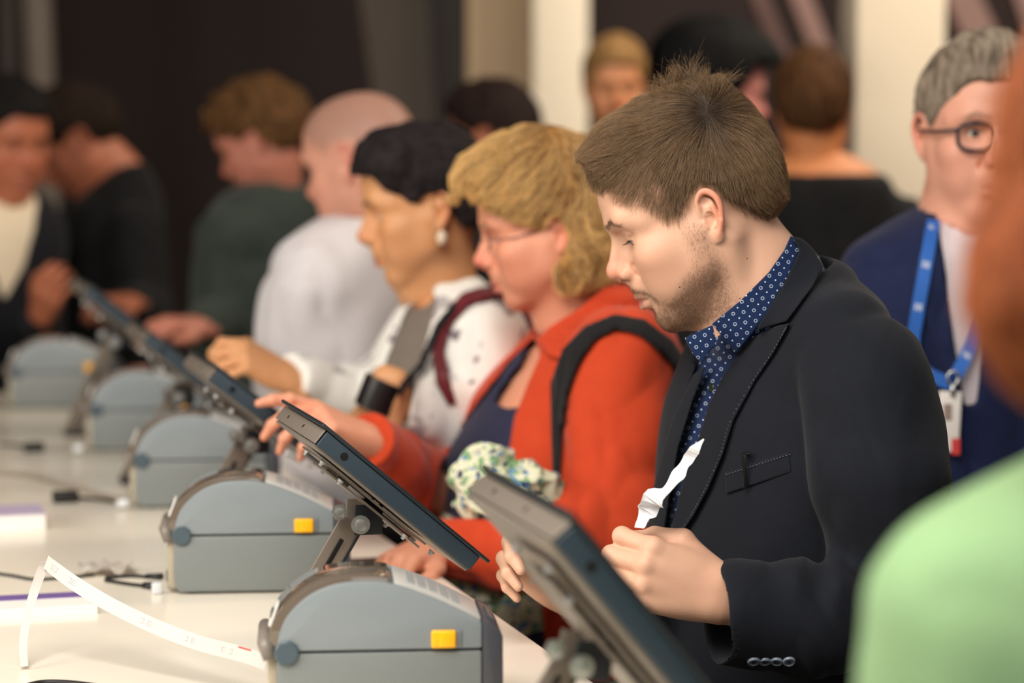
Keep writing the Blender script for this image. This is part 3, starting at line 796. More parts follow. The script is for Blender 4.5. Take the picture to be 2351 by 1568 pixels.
    mk('blazer_collar', Vp, Fp, bz, blazer, base)
    lap2 = [(1622, 838), (1594, 858), (1545, 960), (1520, 1040), (1500, 1120), (1480, 1215), (1478, 1250), (1515, 1250), (1526, 1215), (1538, 1132), (1556, 1032), (1590, 921)]
    Vp, Fp = largest(*mesh_sdf(shell_poly(bs, lap2, .0035, .005, dmax=2.99), A(base[0]-.4, 2.6, .95), A(base[0]+.1, 3.05, 1.5), .0018))
    mk('lapel', Vp, Fp, bz, blazer, base)
    # pick stitching along the lapel edge
    st = mat('pick_stitching', (92, 92, 98), rough=.8)
    m = MB(); edge = [(1808, 752), (1772, 814), (1728, 880), (1679, 968), (1656, 1045), (1622, 1122), (1590, 1182), (1560, 1228)]
    e2 = cat_rom([A(*q) for q in edge], 9)
    bs2 = infl(bs, .0066)
    for q in e2: 
        h = ray_hit(bs2, q[0] - 3, q[1], 2.6, 2.98); m.box(h, (.0005, .0004, .0009))
    pk = [(1668, 1086), (1812, 1040)]
    for t in np.linspace(0, 1, 22):
        h = ray_hit(infl(bs, .004), 1668 + 144*t, 1086 - 46*t + 3, 2.6, 2.98); m.box(h, (.0009, .0004, .0005))
    m.build('lapel_stitching', st, blazer, base)
    welt = [(1664, 1084), (1812, 1036), (1818, 1084), (1668, 1134)]
    Vp, Fp = largest(*mesh_sdf(shell_poly(bs, welt, .0008, .0030, dmax=2.93), A(base[0]-.2, 2.6, 1.15), A(base[0]+.15, 3.0, 1.3), .0016))
    mk('breast_pocket', Vp, Fp, bz, blazer, base)
    global HERO_Y
    HERO_Y = float(ray_hit(infl(bs, .0075), 1710, 1085, 2.6, 2.98)[1]) - .001
    # sleeve buttons
    gb = mat('grey_button', (120, 132, 146), rough=.25); 
    for px in (1730, 1756, 1783, 1811):
        q = ray_hit(B, px, 1517, 2.4, 2.9); _, g = grad(B, q[None], .004); g = g[0]
        m = MB(); m.lathe([(.0001, -.001), (.0070, -.001), (.0072, .0016), (.0064, .0030), (.0054, .0031), (.0048, .0020), (.0001, .0020)], q, g, 30)
        bt = m.build('sleeve_button', gb, blazer, base, auto=.7)
        e1 = np.cross(g, (0, 0, 1.)); e1 /= np.linalg.norm(e1); e2_ = np.cross(g, e1); m = MB()
        for a, b_ in ((e1 + e2_, 1), (e1 - e2_, 1)): m.tube([q + g*.0024 - a*.0021, q + g*.0024 + a*.0021], .0006, 6)
        m.build('thread', thread, bt, base)
    # trousers and shoes
    tr = S(); tr.u(infl((leg), .012)); tr.u(ell(base + A(0, 0, .9), (.15, .17, .12)), .05); tr.i(plane(base + A(0, 0, .06), (0, 0, -1)), .005)
    Vt, Ft = mesh_sdf(tr, base + A(-.4, -.4, 0), base + A(.4, .4, 1.1), .012); mk('trousers', Vt, Ft, bz, root, base)
    shoe_m = mat('black_leather', (20, 18, 18), rough=.35)
    for s_ in (-1, 1):
        o = base + A(.5*s_*.095, -.87*s_*.095, 0); m = MB()
        sh_ = S().u(ell(o + A(-.09, -.045, .035), (.085, .045, .035))).u(ell(o + A(.015, 0, .045), (.055, .045, .045)), .04).i(plane(o, (0, 0, -1)), .002)
        Vt, Ft = mesh_sdf(sh_, o + A(-.25, -.2, -.02), o + A(.15, .2, .15), .008); mk('shoe', Vt, Ft, shoe_m, root, base)
    # ---- hair: cap plus strands
    C = S()
    C.u(ell((-.008, 0, .048), (.1055, .0785, .094)))
    C.u(ell((.036, 0, .066), (.0645, .0635, .060)), .01)
    C.u(ell((-.045, 0, .110), (.062, .052, .045)), .03)
    C.u(rc((-.02, 0, .122), (.055, 0, .112), .036, .033), .03)
    C.u(rc((.050, .018, .113), (.088, .016, .104), .026, .018), .025); C.u(rc((.050, -.018, .113), (.088, -.016, .104), .026, .018), .025)
    C.u(ell((-.080, 0, .030), (.036, .058, .075)), .03)
    hl_ = [(.118, .094), (.098, .084), (.090, .074), (.082, .058), (.072, .038), (.052, .030), (.044, .018), (.035, .004), (.024, .006), (.016, .022), (.004, .037), (-.012, .042), (-.028, .036), (-.034, .016), (-.0495, -.0015), (-.0565, -.0285), (-.066, -.041), (-.090, -.043), (-.130, -.038), (-.14, .20), (.14, .20), (.14, .10)]
    def side_d(Q): return sd_poly(Q[:, 0], Q[:, 2], hl_)
    hl_f = [(.2, .085), (.070, .085), (.060, .060), (.05, -.2), (-.2, -.2), (-.2, .2), (.2, .2)]
    def region(Q, bc=None, br=None): return side_d(Q) + .0015 * vnoise(Q, 160, 2)
    C2 = S(); C2.ops = list(C.ops); 
    # taper: hair thins to the skin at the hairline
    hd = head_ops(dict(full=.004))
    def thin(Q, d):
        e = np.clip(-side_d(Q) / .055, 0, 1); hh = head_core(Q)
        return np.maximum(0, 0*e) + np.maximum(0, (hh * -1 + .0022 + .040 * e ** 1.25) * -1 - d) * 1.0
    core = S().u(ell((-.004, 0, .042), (.103, .075, .089))).u(ell((.036, 0, .062), (.0605, .060, .056)), .03)
    def head_core(Q): return core(Q)
    C2.d(thin); C2.i((region, None, 0), .010)
    C2.d(lambda Q, d: .0010 * vnoise(np.stack([Q[:, 0]*70, Q[:, 1]*90, Q[:, 2]*70], 1), 1, 8))
    Vh, Fh = mesh_sdf(C2, (-.15, -.11, -.07), (.15, .11, .19), .002)
    capm = cap_mat('brown_hair_mass', (36, 29, 24), (56, 45, 37), 90)
    hair = mk('hair', xf(Vh), Fh, capm, root, base, uv=Vh * A(1, 3, 1))
    hm = hair_mat('brown_hair', (54, 42, 33), (146, 116, 84), var=.6)
    crown = A(-.050, .050, .112)
    def flow(Q):
        d = Q - crown
        out = d / (np.linalg.norm(d, axis=1)[:, None] + 1e-6)
        x, y, z = Q[:, 0], Q[:, 1], Q[:, 2]
        fwd = np.stack([np.ones(len(Q)), 0*y, .15+0*y], 1); down = np.stack([.30*np.ones(len(Q)), 0*y, -np.ones(len(Q))], 1)
        top = np.clip((z - .075) / .04, 0, 1)[:, None]; back = np.clip((-.03 - x) / .04, 0, 1)[:, None]
        dn = down * (1 - back) + A(-.10, 0, -1) * back
        v = out * 1.1 + fwd * top * (1 - back) * .55 + dn * (1 - top) * .8
        q = np.clip((x - .075) / .03, 0, 1)[:, None] * top; v = v + q * A(.0, 0, .5)
        return v / (np.linalg.norm(v, axis=1)[:, None] + 1e-9)
    def length(Q):
        e = np.clip(-side_d(Q) / .06, 0, 1); return .013 + .026 * e ** 1.1 + .012 * np.clip((Q[:, 2] - .10) / .03, 0, 1)
    roots = sample_surf(Vh, Fh, 70000, 3, lambda q: (q[:, 1] > -.05) * 1.0 + .15)
    # in this turned head the near side is +y (the man's left)
    strands('hair_strand', C2, roots, flow, length, xf, hm, hair, base, nseg=7, rad=.000095, lift0=.7, height=.0090, noise=.11, seed=4, clump=.30, cf=26, sink=-.0002)
    # tousled crown tuft, gathered into small locks
    R_ = np.random.default_rng(9); nc, per = 58, 22; n = nc * per; k = 9
    cc = np.stack([R_.uniform(-.098, -.004, nc), R_.normal(.012, .022, nc), np.full(nc, .16)], 1)
    for _ in range(4): d, g = grad(C2, cc); cc = cc - g * (d + .001)[:, None]
    d, gc = grad(C2, cc); peak = np.exp(-((cc[:, 0] + .045) / .020) ** 2)
    cdir = gc * 1.0 + A(.0, 0, .55) + np.stack([-(cc[:, 0] + .040) * -9 + R_.normal(0, .45, nc), R_.normal(0, .55, nc), R_.normal(0, .2, nc)], 1); cdir /= np.linalg.norm(cdir, axis=1)[:, None]
    cl = R_.uniform(.016, .026, nc) + .020 * peak; bend = np.stack([R_.normal(0, .10, nc) - .02, R_.normal(0, .08, nc), R_.normal(-.10, .05, nc)], 1)
    ix = np.repeat(np.arange(nc), per); r0 = cc[ix] + R_.normal(0, .0042, (n, 3)); d, g = grad(C2, r0); r0 = r0 - g * (d + .0015)[:, None]
    W = []; Ls = cl[ix] * R_.uniform(.55, 1.05, n); own = R_.normal(0, .16, (n, 3))
    for j in range(k):
        t = j / (k - 1); cen = cc[ix] + cdir[ix] * (Ls * t)[:, None] + bend[ix] * (Ls * t * t)[:, None] * 2.2
        offs = (r0 - cc[ix]) * (1 - .75 * t) + own * (Ls * t ** 1.5)[:, None]; W.append(cen + offs)
    Wt = np.stack([xf(o) for o in W], 1) - base
    curves('hair_strand', Wt, .00012, hm, hair)
    # wisps over the forehead
    k = 8; n = 420; c0 = np.stack([R_.uniform(.070, .110, n), R_.normal(.015, .026, n), R_.uniform(.088, .125, n)], 1)
    for _ in range(3): d, g = grad(C2, c0); c0 = c0 - g * (d + .001)[:, None]
    W = [c0]; p = c0.copy(); dv = g * .5 + A(.8, 0, .5) + R_.normal(0, .3, (n, 3)); Ls = R_.uniform(.010, .026, n); bend = R_.uniform(.2, .6, n)
    for j in range(k - 1):
        dv = dv / np.linalg.norm(dv, axis=1)[:, None]; p = p + dv * (Ls / (k - 1))[:, None]; W.append(p.copy()); dv = dv + A(-.1, 0, -1) * bend[:, None]
    curves('hair_strand', np.stack([xf(o) for o in W], 1) - base, .00007, hm, hair)
    # stubble, brows, lashes
    bm = hair_mat('stubble', (92, 70, 52), (132, 104, 78), var=.3)
    mk_ = masks; bw = mk_['beard'] * (V[:, 1] > -.03) ; br = mk_['brow']
    def pick(w, n, seed):
        R2 = np.random.default_rng(seed); i = R2.choice(len(V), n, p=w / w.sum()); return V[i] + R2.normal(0, .0006, (n, 3))
    down = lambda Q: np.broadcast_to(A(.35, 0, -1.0), Q.shape) + np.stack([0*Q[:, 0], vnoise(Q, 60, 77)*.8, vnoise(Q, 60, 78)*.8], 1)
    strands('beard', H, pick(np.maximum(bw, 0) ** 1.3, 9000, 1), down, lambda q: .0034 + .0015*(q[:, 0] > .075), xf, bm, root, base, nseg=3, rad=.00007, lift0=1.5, height=.0012, noise=.35, seed=2, sink=.0003)
    bf = lambda Q: np.stack([-.9 + 0*Q[:, 0], np.sign(Q[:, 1]) * .6, .15 + 0*Q[:, 0]], 1)
    strands('eyebrow', H, pick(br, 700, 5), bf, lambda q: .0055 + 0*q[:, 0], xf, hair_mat('brow_hair', (84, 62, 46), (124, 96, 72)), root, base, nseg=4, rad=.00007, lift0=.8, height=.0012, noise=.25, seed=3, sink=.0003)
    # upper lash line and lashes
    hh = .0016 + .0042*.62; Re = rotm(0, .30)
    for y in (-1, 1):
        c = A(.0755, y*.0310, .0125); ln = []
        for yy in np.linspace(-.0112, .0112, 15):
            zz = hh*math.sqrt(max(0, 1-(yy/.0118)**2)) - .0006; ln.append(c + Re @ A(math.sqrt(.0145**2 - yy*yy - zz*zz), yy, zz))
        m = MB(); m.tube(ln, .00042, 6); m.V = [tuple(v) for v in xf(np.array(m.V))]; m.build('lash_line', mat('lash_brown', (44, 32, 28), rough=.7), root, base, smooth=True)
    n = 150; yy = R_.uniform(-.0112, .0112, n); zz = hh*np.sqrt(np.maximum(0, 1-(yy/.0118)**2)) - .0006; y = np.where(R_.random(n) < .5, -1, 1)
    c = np.stack([np.sqrt(.0145**2 - yy*yy - zz*zz), yy, zz], 1) @ Re.T + np.stack([.0755+0*y, y*.031, .0125+0*y], 1)
    W = [c]; p = c.copy(); dv = np.stack([1 + 0*yy, yy*55, -.55 + 0*yy], 1)
    for j in range(4): dv = dv / np.linalg.norm(dv, axis=1)[:, None]; p = p + dv*.0019; W.append(p.copy()); dv = dv + A(0, 0, .16)
    curves('eyelash', np.stack([xf(o) for o in W], 1) - base, .00010, hair_mat('lash_hair', (34, 26, 22), (50, 38, 30)), root)
    return root
if want('hero'): build_hero()
# ------------------------------------------------------------------ room, counter, printers, tablets, papers, cables
UR = A(math.cos(16 * D2R), math.sin(16 * D2R), 0)      # out of the counter towards the visitors
VR = A(-math.sin(16 * D2R), math.cos(16 * D2R), 0)     # along the counter, away from the camera
UP = A(0, 0, 1)
FR = np.stack([UR, VR, UP], 1)
def build_room():
    wall_m = mat('dark_brown_wall', (46, 34, 31), rough=.9, var=.25, vscale=1.2)
    m = MB(); m.box((0, 10.6, 2), (6, .1, 2.2)); tag(m.build('wall_back', wall_m), kind='structure')
    m = MB(); m.box((-5.9, 4, 2), (.1, 6.7, 2.2)); tag(m.build('wall_left', wall_m), kind='structure')
    m = MB(); m.box((5.9, 4, 2), (.1, 6.7, 2.2)); tag(m.build('wall_right', wall_m), kind='structure')
    fl = mat('grey_floor', (74, 66, 60), rough=.7, var=.2, vscale=2)
    m = MB(); m.box((0, 4, -.05), (6, 6.7, .05)); tag(m.build('floor', fl), kind='structure')
    # big pale pillars and panels behind
    def col(name, x0, x1, Y, mtl, label, d=.25, tilt=0, y1=None, cat_='pillar', grp=None, rad=.01):
        a = P(x0, 300, Y); b = P(x1, 300, Y); m = MB()
        c = (a + b) / 2; c[2] = 2.1; c[1] += d/2
        R = np.array(Matrix.Rotation(tilt, 3, 'Y'))
        m.box(c, (abs(b[0]-a[0])/2, d/2, 2.1 if not tilt else 2.3), R, bev=rad); o = m.build(name, mtl, None, (c[0], c[1], 0), auto=.6); tag(o, label, cat_, grp); return o
    cream = mat('cream_paint', (236, 222, 198), rough=.7); beige = mat('beige_panel', (214, 186, 150), rough=.7, var=.05)
    grey = mat('grey_panel', (120, 108, 98), rough=.8, var=.1); dgrey = mat('dark_grey_panel', (62, 56, 52), rough=.8)
    col('pillar', 1962, 2168, 6.2, cream, 'cream square pillar behind the man in glasses', d=.3)
    col('pillar', 1222, 1350, 8.2, cream, 'pale cream pillar above the blonde woman, brighter of the two there', d=.3)
    col('wall_panel', 1072, 1222, 8.5, beige, 'beige wall panel beside the pale cream pillar', cat_='panel', d=.1)
    col('wall_panel', 830, 985, 9.2, grey, 'leaning brown-grey panel above the bald man', d=.1, tilt=-.13, cat_='panel')
    col('wall_panel', 985, 1060, 9.0, dgrey, 'narrow dark grey panel left of the beige panel', d=.1, tilt=-.05, cat_='panel')
    col('wall_panel', 0, 38, 9.0, dgrey, 'dark grey strip panel at the far left edge', d=.1, cat_='panel')
    col('wall_panel', 58, 112, 9.0, grey, 'narrow grey strip panel behind the bowed dark-haired man', d=.1, cat_='panel', tilt=-.03)
    # slanting struts right of the young man's head
    wood = mat('reddish_brown_wood', (112, 82, 74), rough=.6, var=.15)
    for (x0, y0, x1, y1, Y, w_, lab) in ((1815, -60, 1965, 330, 8.6, .07, 'slim reddish brown strut slanting behind the young man, lower of the pair'),
                                   (1720, -60, 1860, 300, 8.9, .055, 'dull brown strut slanting behind the young man, upper of the pair'),
                                   (2180, -60, 2300, 200, 8.8, .12, 'wide dark brown strut slanting above the man in glasses'),
                                   (2325, -60, 2400, 160, 8.7, .06, 'pinkish brown strut at the top right corner')):
        a = P(x0, y0, Y); b = P(x1, y1, Y); e = (b - a); L = np.linalg.norm(e); e /= L; sd = np.cross(e, (0, 1, 0)); R = np.stack([sd, A(0, 1, 0), e], 1)
        m = MB(); m.box((a + b)/2 + e*.9 * (1 if e[2] < 0 else 1), (w_/2, .05, L/2 + 1.0), R, bev=.004)
        tag(m.build('slanting_strut', wood, None, ((a+b)/2)), lab, 'strut', 'slanting wooden struts')
def build_counter():
    white = mat('white_laminate', (250, 242, 226), rough=.28, spec=.5, coat=.15)
    E0 = A((1345-1175.5)*2.65/5551, 2.65, 0); E1 = A((640-1175.5)*4.36/5551, 4.36, 0)
    d = E1 - E0; d /= np.linalg.norm(d); nrm = A(d[1], -d[0], 0)
    t0, t1 = -.95, 3.16
    c = E0 + d*(t0+t1)/2 - nrm*.55 + A(0, 0, TABLE_Z - .02)
    R = np.stack([nrm, d, UP], 1); m = MB(); m.box(c, (.55, (t1-t0)/2, .02), R, bev=.003); base = c*A(1, 1, 0)
    top = m.build('counter', white, None, base, auto=.5); tag(top, 'long white laminate counter carrying the label printers and tablets', 'counter')
    m = MB(); 
    m.box(c - nrm*.05 - A(0, 0, TABLE_Z/2), (.45, (t1-t0)/2 - .06, TABLE_Z/2 - .02), R, bev=.003); m.build('front_panel', mat('white_panel', (226, 218, 206), rough=.5), top, base, auto=.5)
    return nrm, d
ZT = TABLE_Z
def prof_pts(ins=0.0):
    """side outline of the label printer, x 0..L, z 0..H (metres)"""
    pts = [(.016, .060), (.013, .078), (.015, .095), (.022, .112), (.036, .128), (.054, .140), (.078, .1475), (.114, .1490), (.140, .1430), (.1746, .1295), (.2006, .1165), (.222, .1055)]
    return pts
def build_printer(name_base):
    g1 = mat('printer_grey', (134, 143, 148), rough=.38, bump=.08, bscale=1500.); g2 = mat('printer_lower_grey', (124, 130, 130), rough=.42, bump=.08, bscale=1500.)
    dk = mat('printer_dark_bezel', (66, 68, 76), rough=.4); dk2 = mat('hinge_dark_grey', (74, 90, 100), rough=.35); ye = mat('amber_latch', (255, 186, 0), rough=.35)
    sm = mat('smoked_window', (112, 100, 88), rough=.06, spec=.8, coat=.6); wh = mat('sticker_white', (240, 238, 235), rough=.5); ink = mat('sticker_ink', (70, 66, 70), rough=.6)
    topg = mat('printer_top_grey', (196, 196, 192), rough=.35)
    Wd = .115; L = .243; zs = .078
    root = empty(name_base, (0, 0, 0))
    pf = prof_pts()
    sm_pts = [tuple(p) for p in cat_rom([A(a, 0, b) for a, b in pf], 5)]; out = [(p[0], p[2]) for p in sm_pts]
    low = [(.018, .003), (.013, .012), (.012, .030), (.0125, zs-.0012), (.221, zs-.0012), (.221, .003)]
    m = MB(); m.prism(low, 0, Wd); m.build('lower_body', g2, root, bevel=.003, auto=.6)
    up = [(x, z) for x, z in out if z > zs+.0012 and x <= .219]
    upper = [(.013, zs + .0012)] + up + [(.221, .1055), (.221, zs + .0012)]
    m = MB(); m.prism(upper, 0, .012); m.prism(upper, Wd-.012, Wd); m.prism([(x*.96+.004, z-.004) for x, z in upper], .010, Wd-.010)
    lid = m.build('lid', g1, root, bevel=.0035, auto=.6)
    ctr = [(x - .010*(1 - x/.142), z + .0035) for x, z in up if z > .082 and x < .132]
    m = MB(); m.prism([(.004, .082)] + ctr + [(.132, .082)], .0115, Wd-.0115); m.build('smoked_window', sm, lid, bevel=.001, auto=.5)
    ctr2 = [(.132, .1482), (.145, .1442), (.175, .1325), (.201, .1192), (.2205, .1092), (.2205, .083), (.132, .083)]
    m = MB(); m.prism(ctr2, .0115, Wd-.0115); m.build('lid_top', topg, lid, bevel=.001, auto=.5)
    m = MB()
    for k in range(5):
        x0 = .150 + k*.0115; z0 = np.interp(x0, [.132, .145, .175, .201], [.1482, .1442, .1325, .1192]) + .0006
        m.box((x0, .058, z0), (.0042, .030, .0006), np.array(Matrix.Rotation(.38, 3, 'Y')))
    m.build('instruction_label', mat('label_print', (158, 164, 168), rough=.5), lid)
    # dark front bezel
    bz = [(.2215, .003), (.2215, .1075), (.224, .1085), (.238, .0985), (.2425, .091), (.243, .020), (.240, .003)]
    m = MB(); m.prism(bz, .001, Wd-.001); m.build('front_bezel', dk, root, bevel=.0025, auto=.6)
    m = MB(); m.box((.2428, Wd/2, .060), (.0010, .038, .0035)); m.build('label_slot', ink, root)
    m = MB(); m.box((.2325, Wd/2, .1035), (.0040, .028, .0010), np.array(Matrix.Rotation(.62, 3, 'Y'))); m.build('button_panel', dk2, root)
    # hinge disc, rear hinge bar, latch on each side
    for y, s_ in ((0, -1), (Wd, 1)):
        m = MB(); m.lathe([(.0001, -.001), (.0125, -.001), (.0125, .0022), (.0112, .0034), (.0001, .0036)], (.0225, y, zs), (0, s_, 0), 40); m.build('hinge_disc', dk2, root, auto=.6)
        m = MB(); m.box((.1820, y + s_*.0008, .0895), (.0125, .0028, .0092), None, bev=.0022); m.box((.1860, y + s_*.0030, .0895), (.0078, .0016, .0082), None, bev=.0012); m.build('latch', ye, root, auto=.6)
        m = MB(); m.box((.1975, y + s_*.0002, .0900), (.0032, .0012, .0084), None, bev=.001); m.build('latch_recess_shade', mat('latch_shadow_grey', (112, 118, 124), rough=.6), root, auto=.6)  # thin raised plate, shadow beside the latch put into its darker grey
    m = MB(); m.tube([(.006, .010, .070), (.000, .014, .086), (.000, Wd-.014, .086), (.006, Wd-.010, .070)], .0075, 14); m.build('rear_hinge_bar', mat('hinge_bar_grey', (128, 120, 112), rough=.35), root, smooth=True)
    R = np.array(Matrix.Rotation(.36, 3, 'Y'))
    m = MB(); m.box((.0095, .036, .112), (.0012, .011, .0125), R); st = m.build('sticker', wh, lid); 
    m = MB()
    for k in range(4): m.box((.0082, .031 + k*.0035, .1125 + (k % 2)*.002), (.0012, .0010, .005 - (k % 2)*.002), R)
    m.build('printed_mark', ink, st)
    rub = mat('black_rubber', (22, 22, 22), rough=.8)
    for x in (.035, .20):
        for y in (.02, Wd-.02): m = MB(); m.lathe([(.0001, 0), (.008, 0), (.008, .004), (.0001, .004)], (x, y, 0), UP, 20); m.build('rubber_foot', rub, root)
    m = MB(); m.box((.009, Wd/2, .040), (.006, Wd/2-.012, .034), None, bev=.003); m.build('back_cover', mat('back_cover_beige', (176, 166, 146), rough=.45), root, auto=.5)
    # power socket and white cable clip at the back
    m = MB(); m.box((.0035, .035, .020), (.003, .010, .007), None, bev=.001); m.build('power_socket', dk, root)
    return root
def place(o, loc, rz): o.location = tuple(loc); o.rotation_euler = (0, 0, rz)
def build_printers():
    pr = build_printer('label_printer')
    spots = [(598, 2.41, None), (368, 3.12, None), (285, 3.84, None), (187, 4.54, None), (8, 5.25, None)]
    labs = ['nearest grey label printer, a white paper strip running from its back',
            'grey label printer right behind the nearest one, beside the blonde woman\'s tablet',
            'third grey label printer in the row, amber latch half behind a tablet bracket',
            'blurred grey label printer fourth in the row from the front',
            'most distant blurred grey label printer at the left edge']
    for i, (px, Y, _) in enumerate(spots):
        o = pr if i == 0 else copy_tree(pr)
        X = (px - 1175.5) * Y / FPX
        place(o, (X, Y, ZT), 5 * D2R)
        tag(o, labs[i], 'label printer', 'label printers in a row on the counter')
def build_tablet():
    steel = mat('tablet_housing', (44, 60, 72), rough=.5, bump=.15, bscale=1200.); edge = mat('tablet_bezel', (32, 38, 44), rough=.45)
    back = mat('grey_metal', (140, 130, 120), rough=.35, metal=.25); brk = mat('black_bracket', (30, 34, 40), rough=.4, metal=.3)
    zinc = mat('zinc_bolt', (190, 192, 190), rough=.3, metal=.8); scr = mat('tablet_screen', (12, 14, 18), rough=.08)
    hole = mat('hole_black', (8, 8, 8), rough=.9)
    # local: x along the slab from its high end (0) to the low end (L), y across, z out of the screen
    L, Wd, T = .250, .240, .0210
    root = empty('tablet_stand', (0, 0, 0))
    m = MB(); m.box((L/2+.0015, Wd/2, -T/2-.0024), (L/2-.0015, Wd/2, T/2), None, bev=.002); h = m.build('tablet_housing', steel, root, auto=.5)
    m = MB(); m.box((L/2+.002, Wd/2, 0), (L/2+.010, Wd/2+.003, .0022), None, bev=.0016); bz = m.build('tablet_bezel', edge, root, auto=.5)
    m = MB(); m.box((L/2, Wd/2, .0024), (L/2-.018, Wd/2-.014, .0005)); m.build('screen', scr, bz)
    m = MB(); m.box((.0004, Wd/2, -T/2-.0024), (.0011, Wd/2-.001, T/2-.0005), None, bev=.0008); e = m.build('end_plate', back, root, auto=.5)
    for y in (.095, .185):
        m = MB(); m.lathe([(.0001, 0), (.0026, 0), (.0026, .0008), (.0001, .0008)], (-.0004, y, -.0125), (-1, 0, 0), 16); m.build('screw_hole', hole, e)
    m = MB(); m.lathe([(.0001, 0), (.0048, 0), (.0048, .0008), (.0001, .0008)], (.038, .0002, -.0130), (0, -1, 0), 24); m.build('lock_hole', hole, h)
    m = MB(); m.box((L*.5, Wd/2, -T-.0040), (L*.49, Wd/2-.004, .0015), None); m.build('back_plate', back, root)
    m = MB(); m.box((.115, .10, -T-.0100), (.085, .055, .0012)); m.box((.125, .10, -T-.0175), (.075, .042, .0012)); m.box((.075, .10, -T-.0138), (.010, .030, .0036), None, bev=.002); mp = m.build('mounting_plate', back, root)
    for x, z in ((.036, 0), (.068, -.004), (.175, -.006), (.215, -.0)):
        for y in (.055, .145):
            m = MB(); m.lathe([(.0001, 0), (.0042, 0), (.0042, .003), (.0026, .0032), (.0024, .0065), (.0001, .0068)], (x, y, -T-.0105+z), (0, 0, -1), 6); m.build('bolt', zinc, mp)
    return root, brk, zinc, back, hole
def build_tablets():
    # (near high corner, near low corner, Y of the near high corner)
    spec = [((751, 983), (1106, 1276), 2.72, 'black tablet on a bolted metal bracket, in front of the blonde woman'),
            ((1319, 1194), (1744, 1712), 2.00, "blurred tablet on a bracket nearest the camera, covering the young man's wrist"),
            ((499, 843), (802, 1071), 3.38, 'blue-grey tablet right behind the one before the blonde woman'),
            ((345, 762), (597, 955), 4.05, 'blurred dark tablet third back along the counter'),
            ((205, 655), (420, 820), 4.70, 'most distant blurred dark tablet reaching up to the left')]
    first = None
    for i, (a, b, Y, lab) in enumerate(spec):
        A0 = P(a[0], a[1], Y); B0 = P(b[0], b[1], Y + .25*math.cos(.67)*math.sin(16*D2R)); e = B0 - A0; Ln = np.linalg.norm(e); e /= Ln
        w = VR - (VR @ e) * e; w /= np.linalg.norm(w); n = np.cross(e, w)
        sc = Ln / .250
        M = Matrix.Identity(4)
        for r in range(3): M[r][0], M[r][1], M[r][2], M[r][3] = e[r]*sc, w[r]*sc, n[r]*sc, A0[r]
        if first is None: root, brk, zinc, back, hole = build_tablet(); first = root; o = root; fl = [c for c in o.children]
        else:
            o = first.copy(); COL.objects.link(o)
            for ch in fl: copy_tree(ch, o)
        o.matrix_world = M
        Mi = np.array(M.inverted()); loc = lambda q: (Mi @ np.append(q, 1))[:3]
        piv = A0 + e*.125*sc + w*.105*sc - n*.062*sc
        foot = piv - UR*.085; foot[2] = ZT + .0035
        def flat(name, p0, p1, wd, th, mtl, side, par=None):
            d_ = p1 - p0; l = np.linalg.norm(d_); d_ = d_/l; s2 = side - (side @ d_)*d_; s2 /= np.linalg.norm(s2); n2 = np.cross(d_, s2)
            m = MB(); m.box((p0+p1)/2, (l/2, wd/2, th/2), np.stack([d_, s2, n2], 1), bev=min(.0012, th*.3)); m.V = [tuple(loc(np.array(v))) for v in m.V]; return m.build(name, mtl, par or o, auto=.5)
        # the arm is a folded channel: a grey web facing the camera side and a dark flange
        yv = VR*.5 - UR*.0
        arm = flat('bracket_arm', foot, piv - UP*.002, .034, .003, back, UR + VR*.25)
        flat('bracket_flange', foot + UR*.0185 + VR*.016, piv - UP*.002 + UR*.0185 + VR*.016, .030, .003, brk, VR)
        flat('foot_plate', foot - UR*.012, foot + UR*.080, .060, .005, brk, VR)
        ax = (piv - foot); ax /= np.linalg.norm(ax)
        flat('slot', foot + ax*.075 - VR*.0025 - UP*0, foot + ax*.140 - VR*.0025, .0055, .0030, hole, UR + VR*.25, arm)
        top = A0 + e*.125*sc + w*.105*sc - n*.040*sc
        for s_ in (-1, 1): flat('hinge_ear', piv + VR*.024*s_ - e*.004, top + VR*.024*s_ + e*.022, .036, .003, brk if s_ < 0 else back, e)
        for q, r_ in ((piv - VR*.027 + e*.004, .0112), (piv - VR*.018 - UR*.020 + UP*.012, .0098)):
            m = MB(); m.lathe([(.0001, 0), (r_, 0), (r_, .003), (r_*.62, .0032), (r_*.6, .008), (r_*.3, .0085), (.0001, .0085)], q, -VR, 24 if r_ > .01 else 6)
            m.V = [tuple(loc(np.array(v))) for v in m.V]; m.build('hinge_bolt', zinc, o, auto=.5)
        tag(o, lab, 'tablet stand', 'tablet stands along the counter')
def onT(px, py, dz=0.0):
    """point on the counter top seen at a pixel"""
    a = (px - IMW / 2) / FPX; b = -(py - IMH / 2) / FPX; d = A(a, CP + b*SP, -SP + b*CP); k = (ZT + dz - CAMZ) / d[2]; return A(0, 0, CAMZ) + d*k
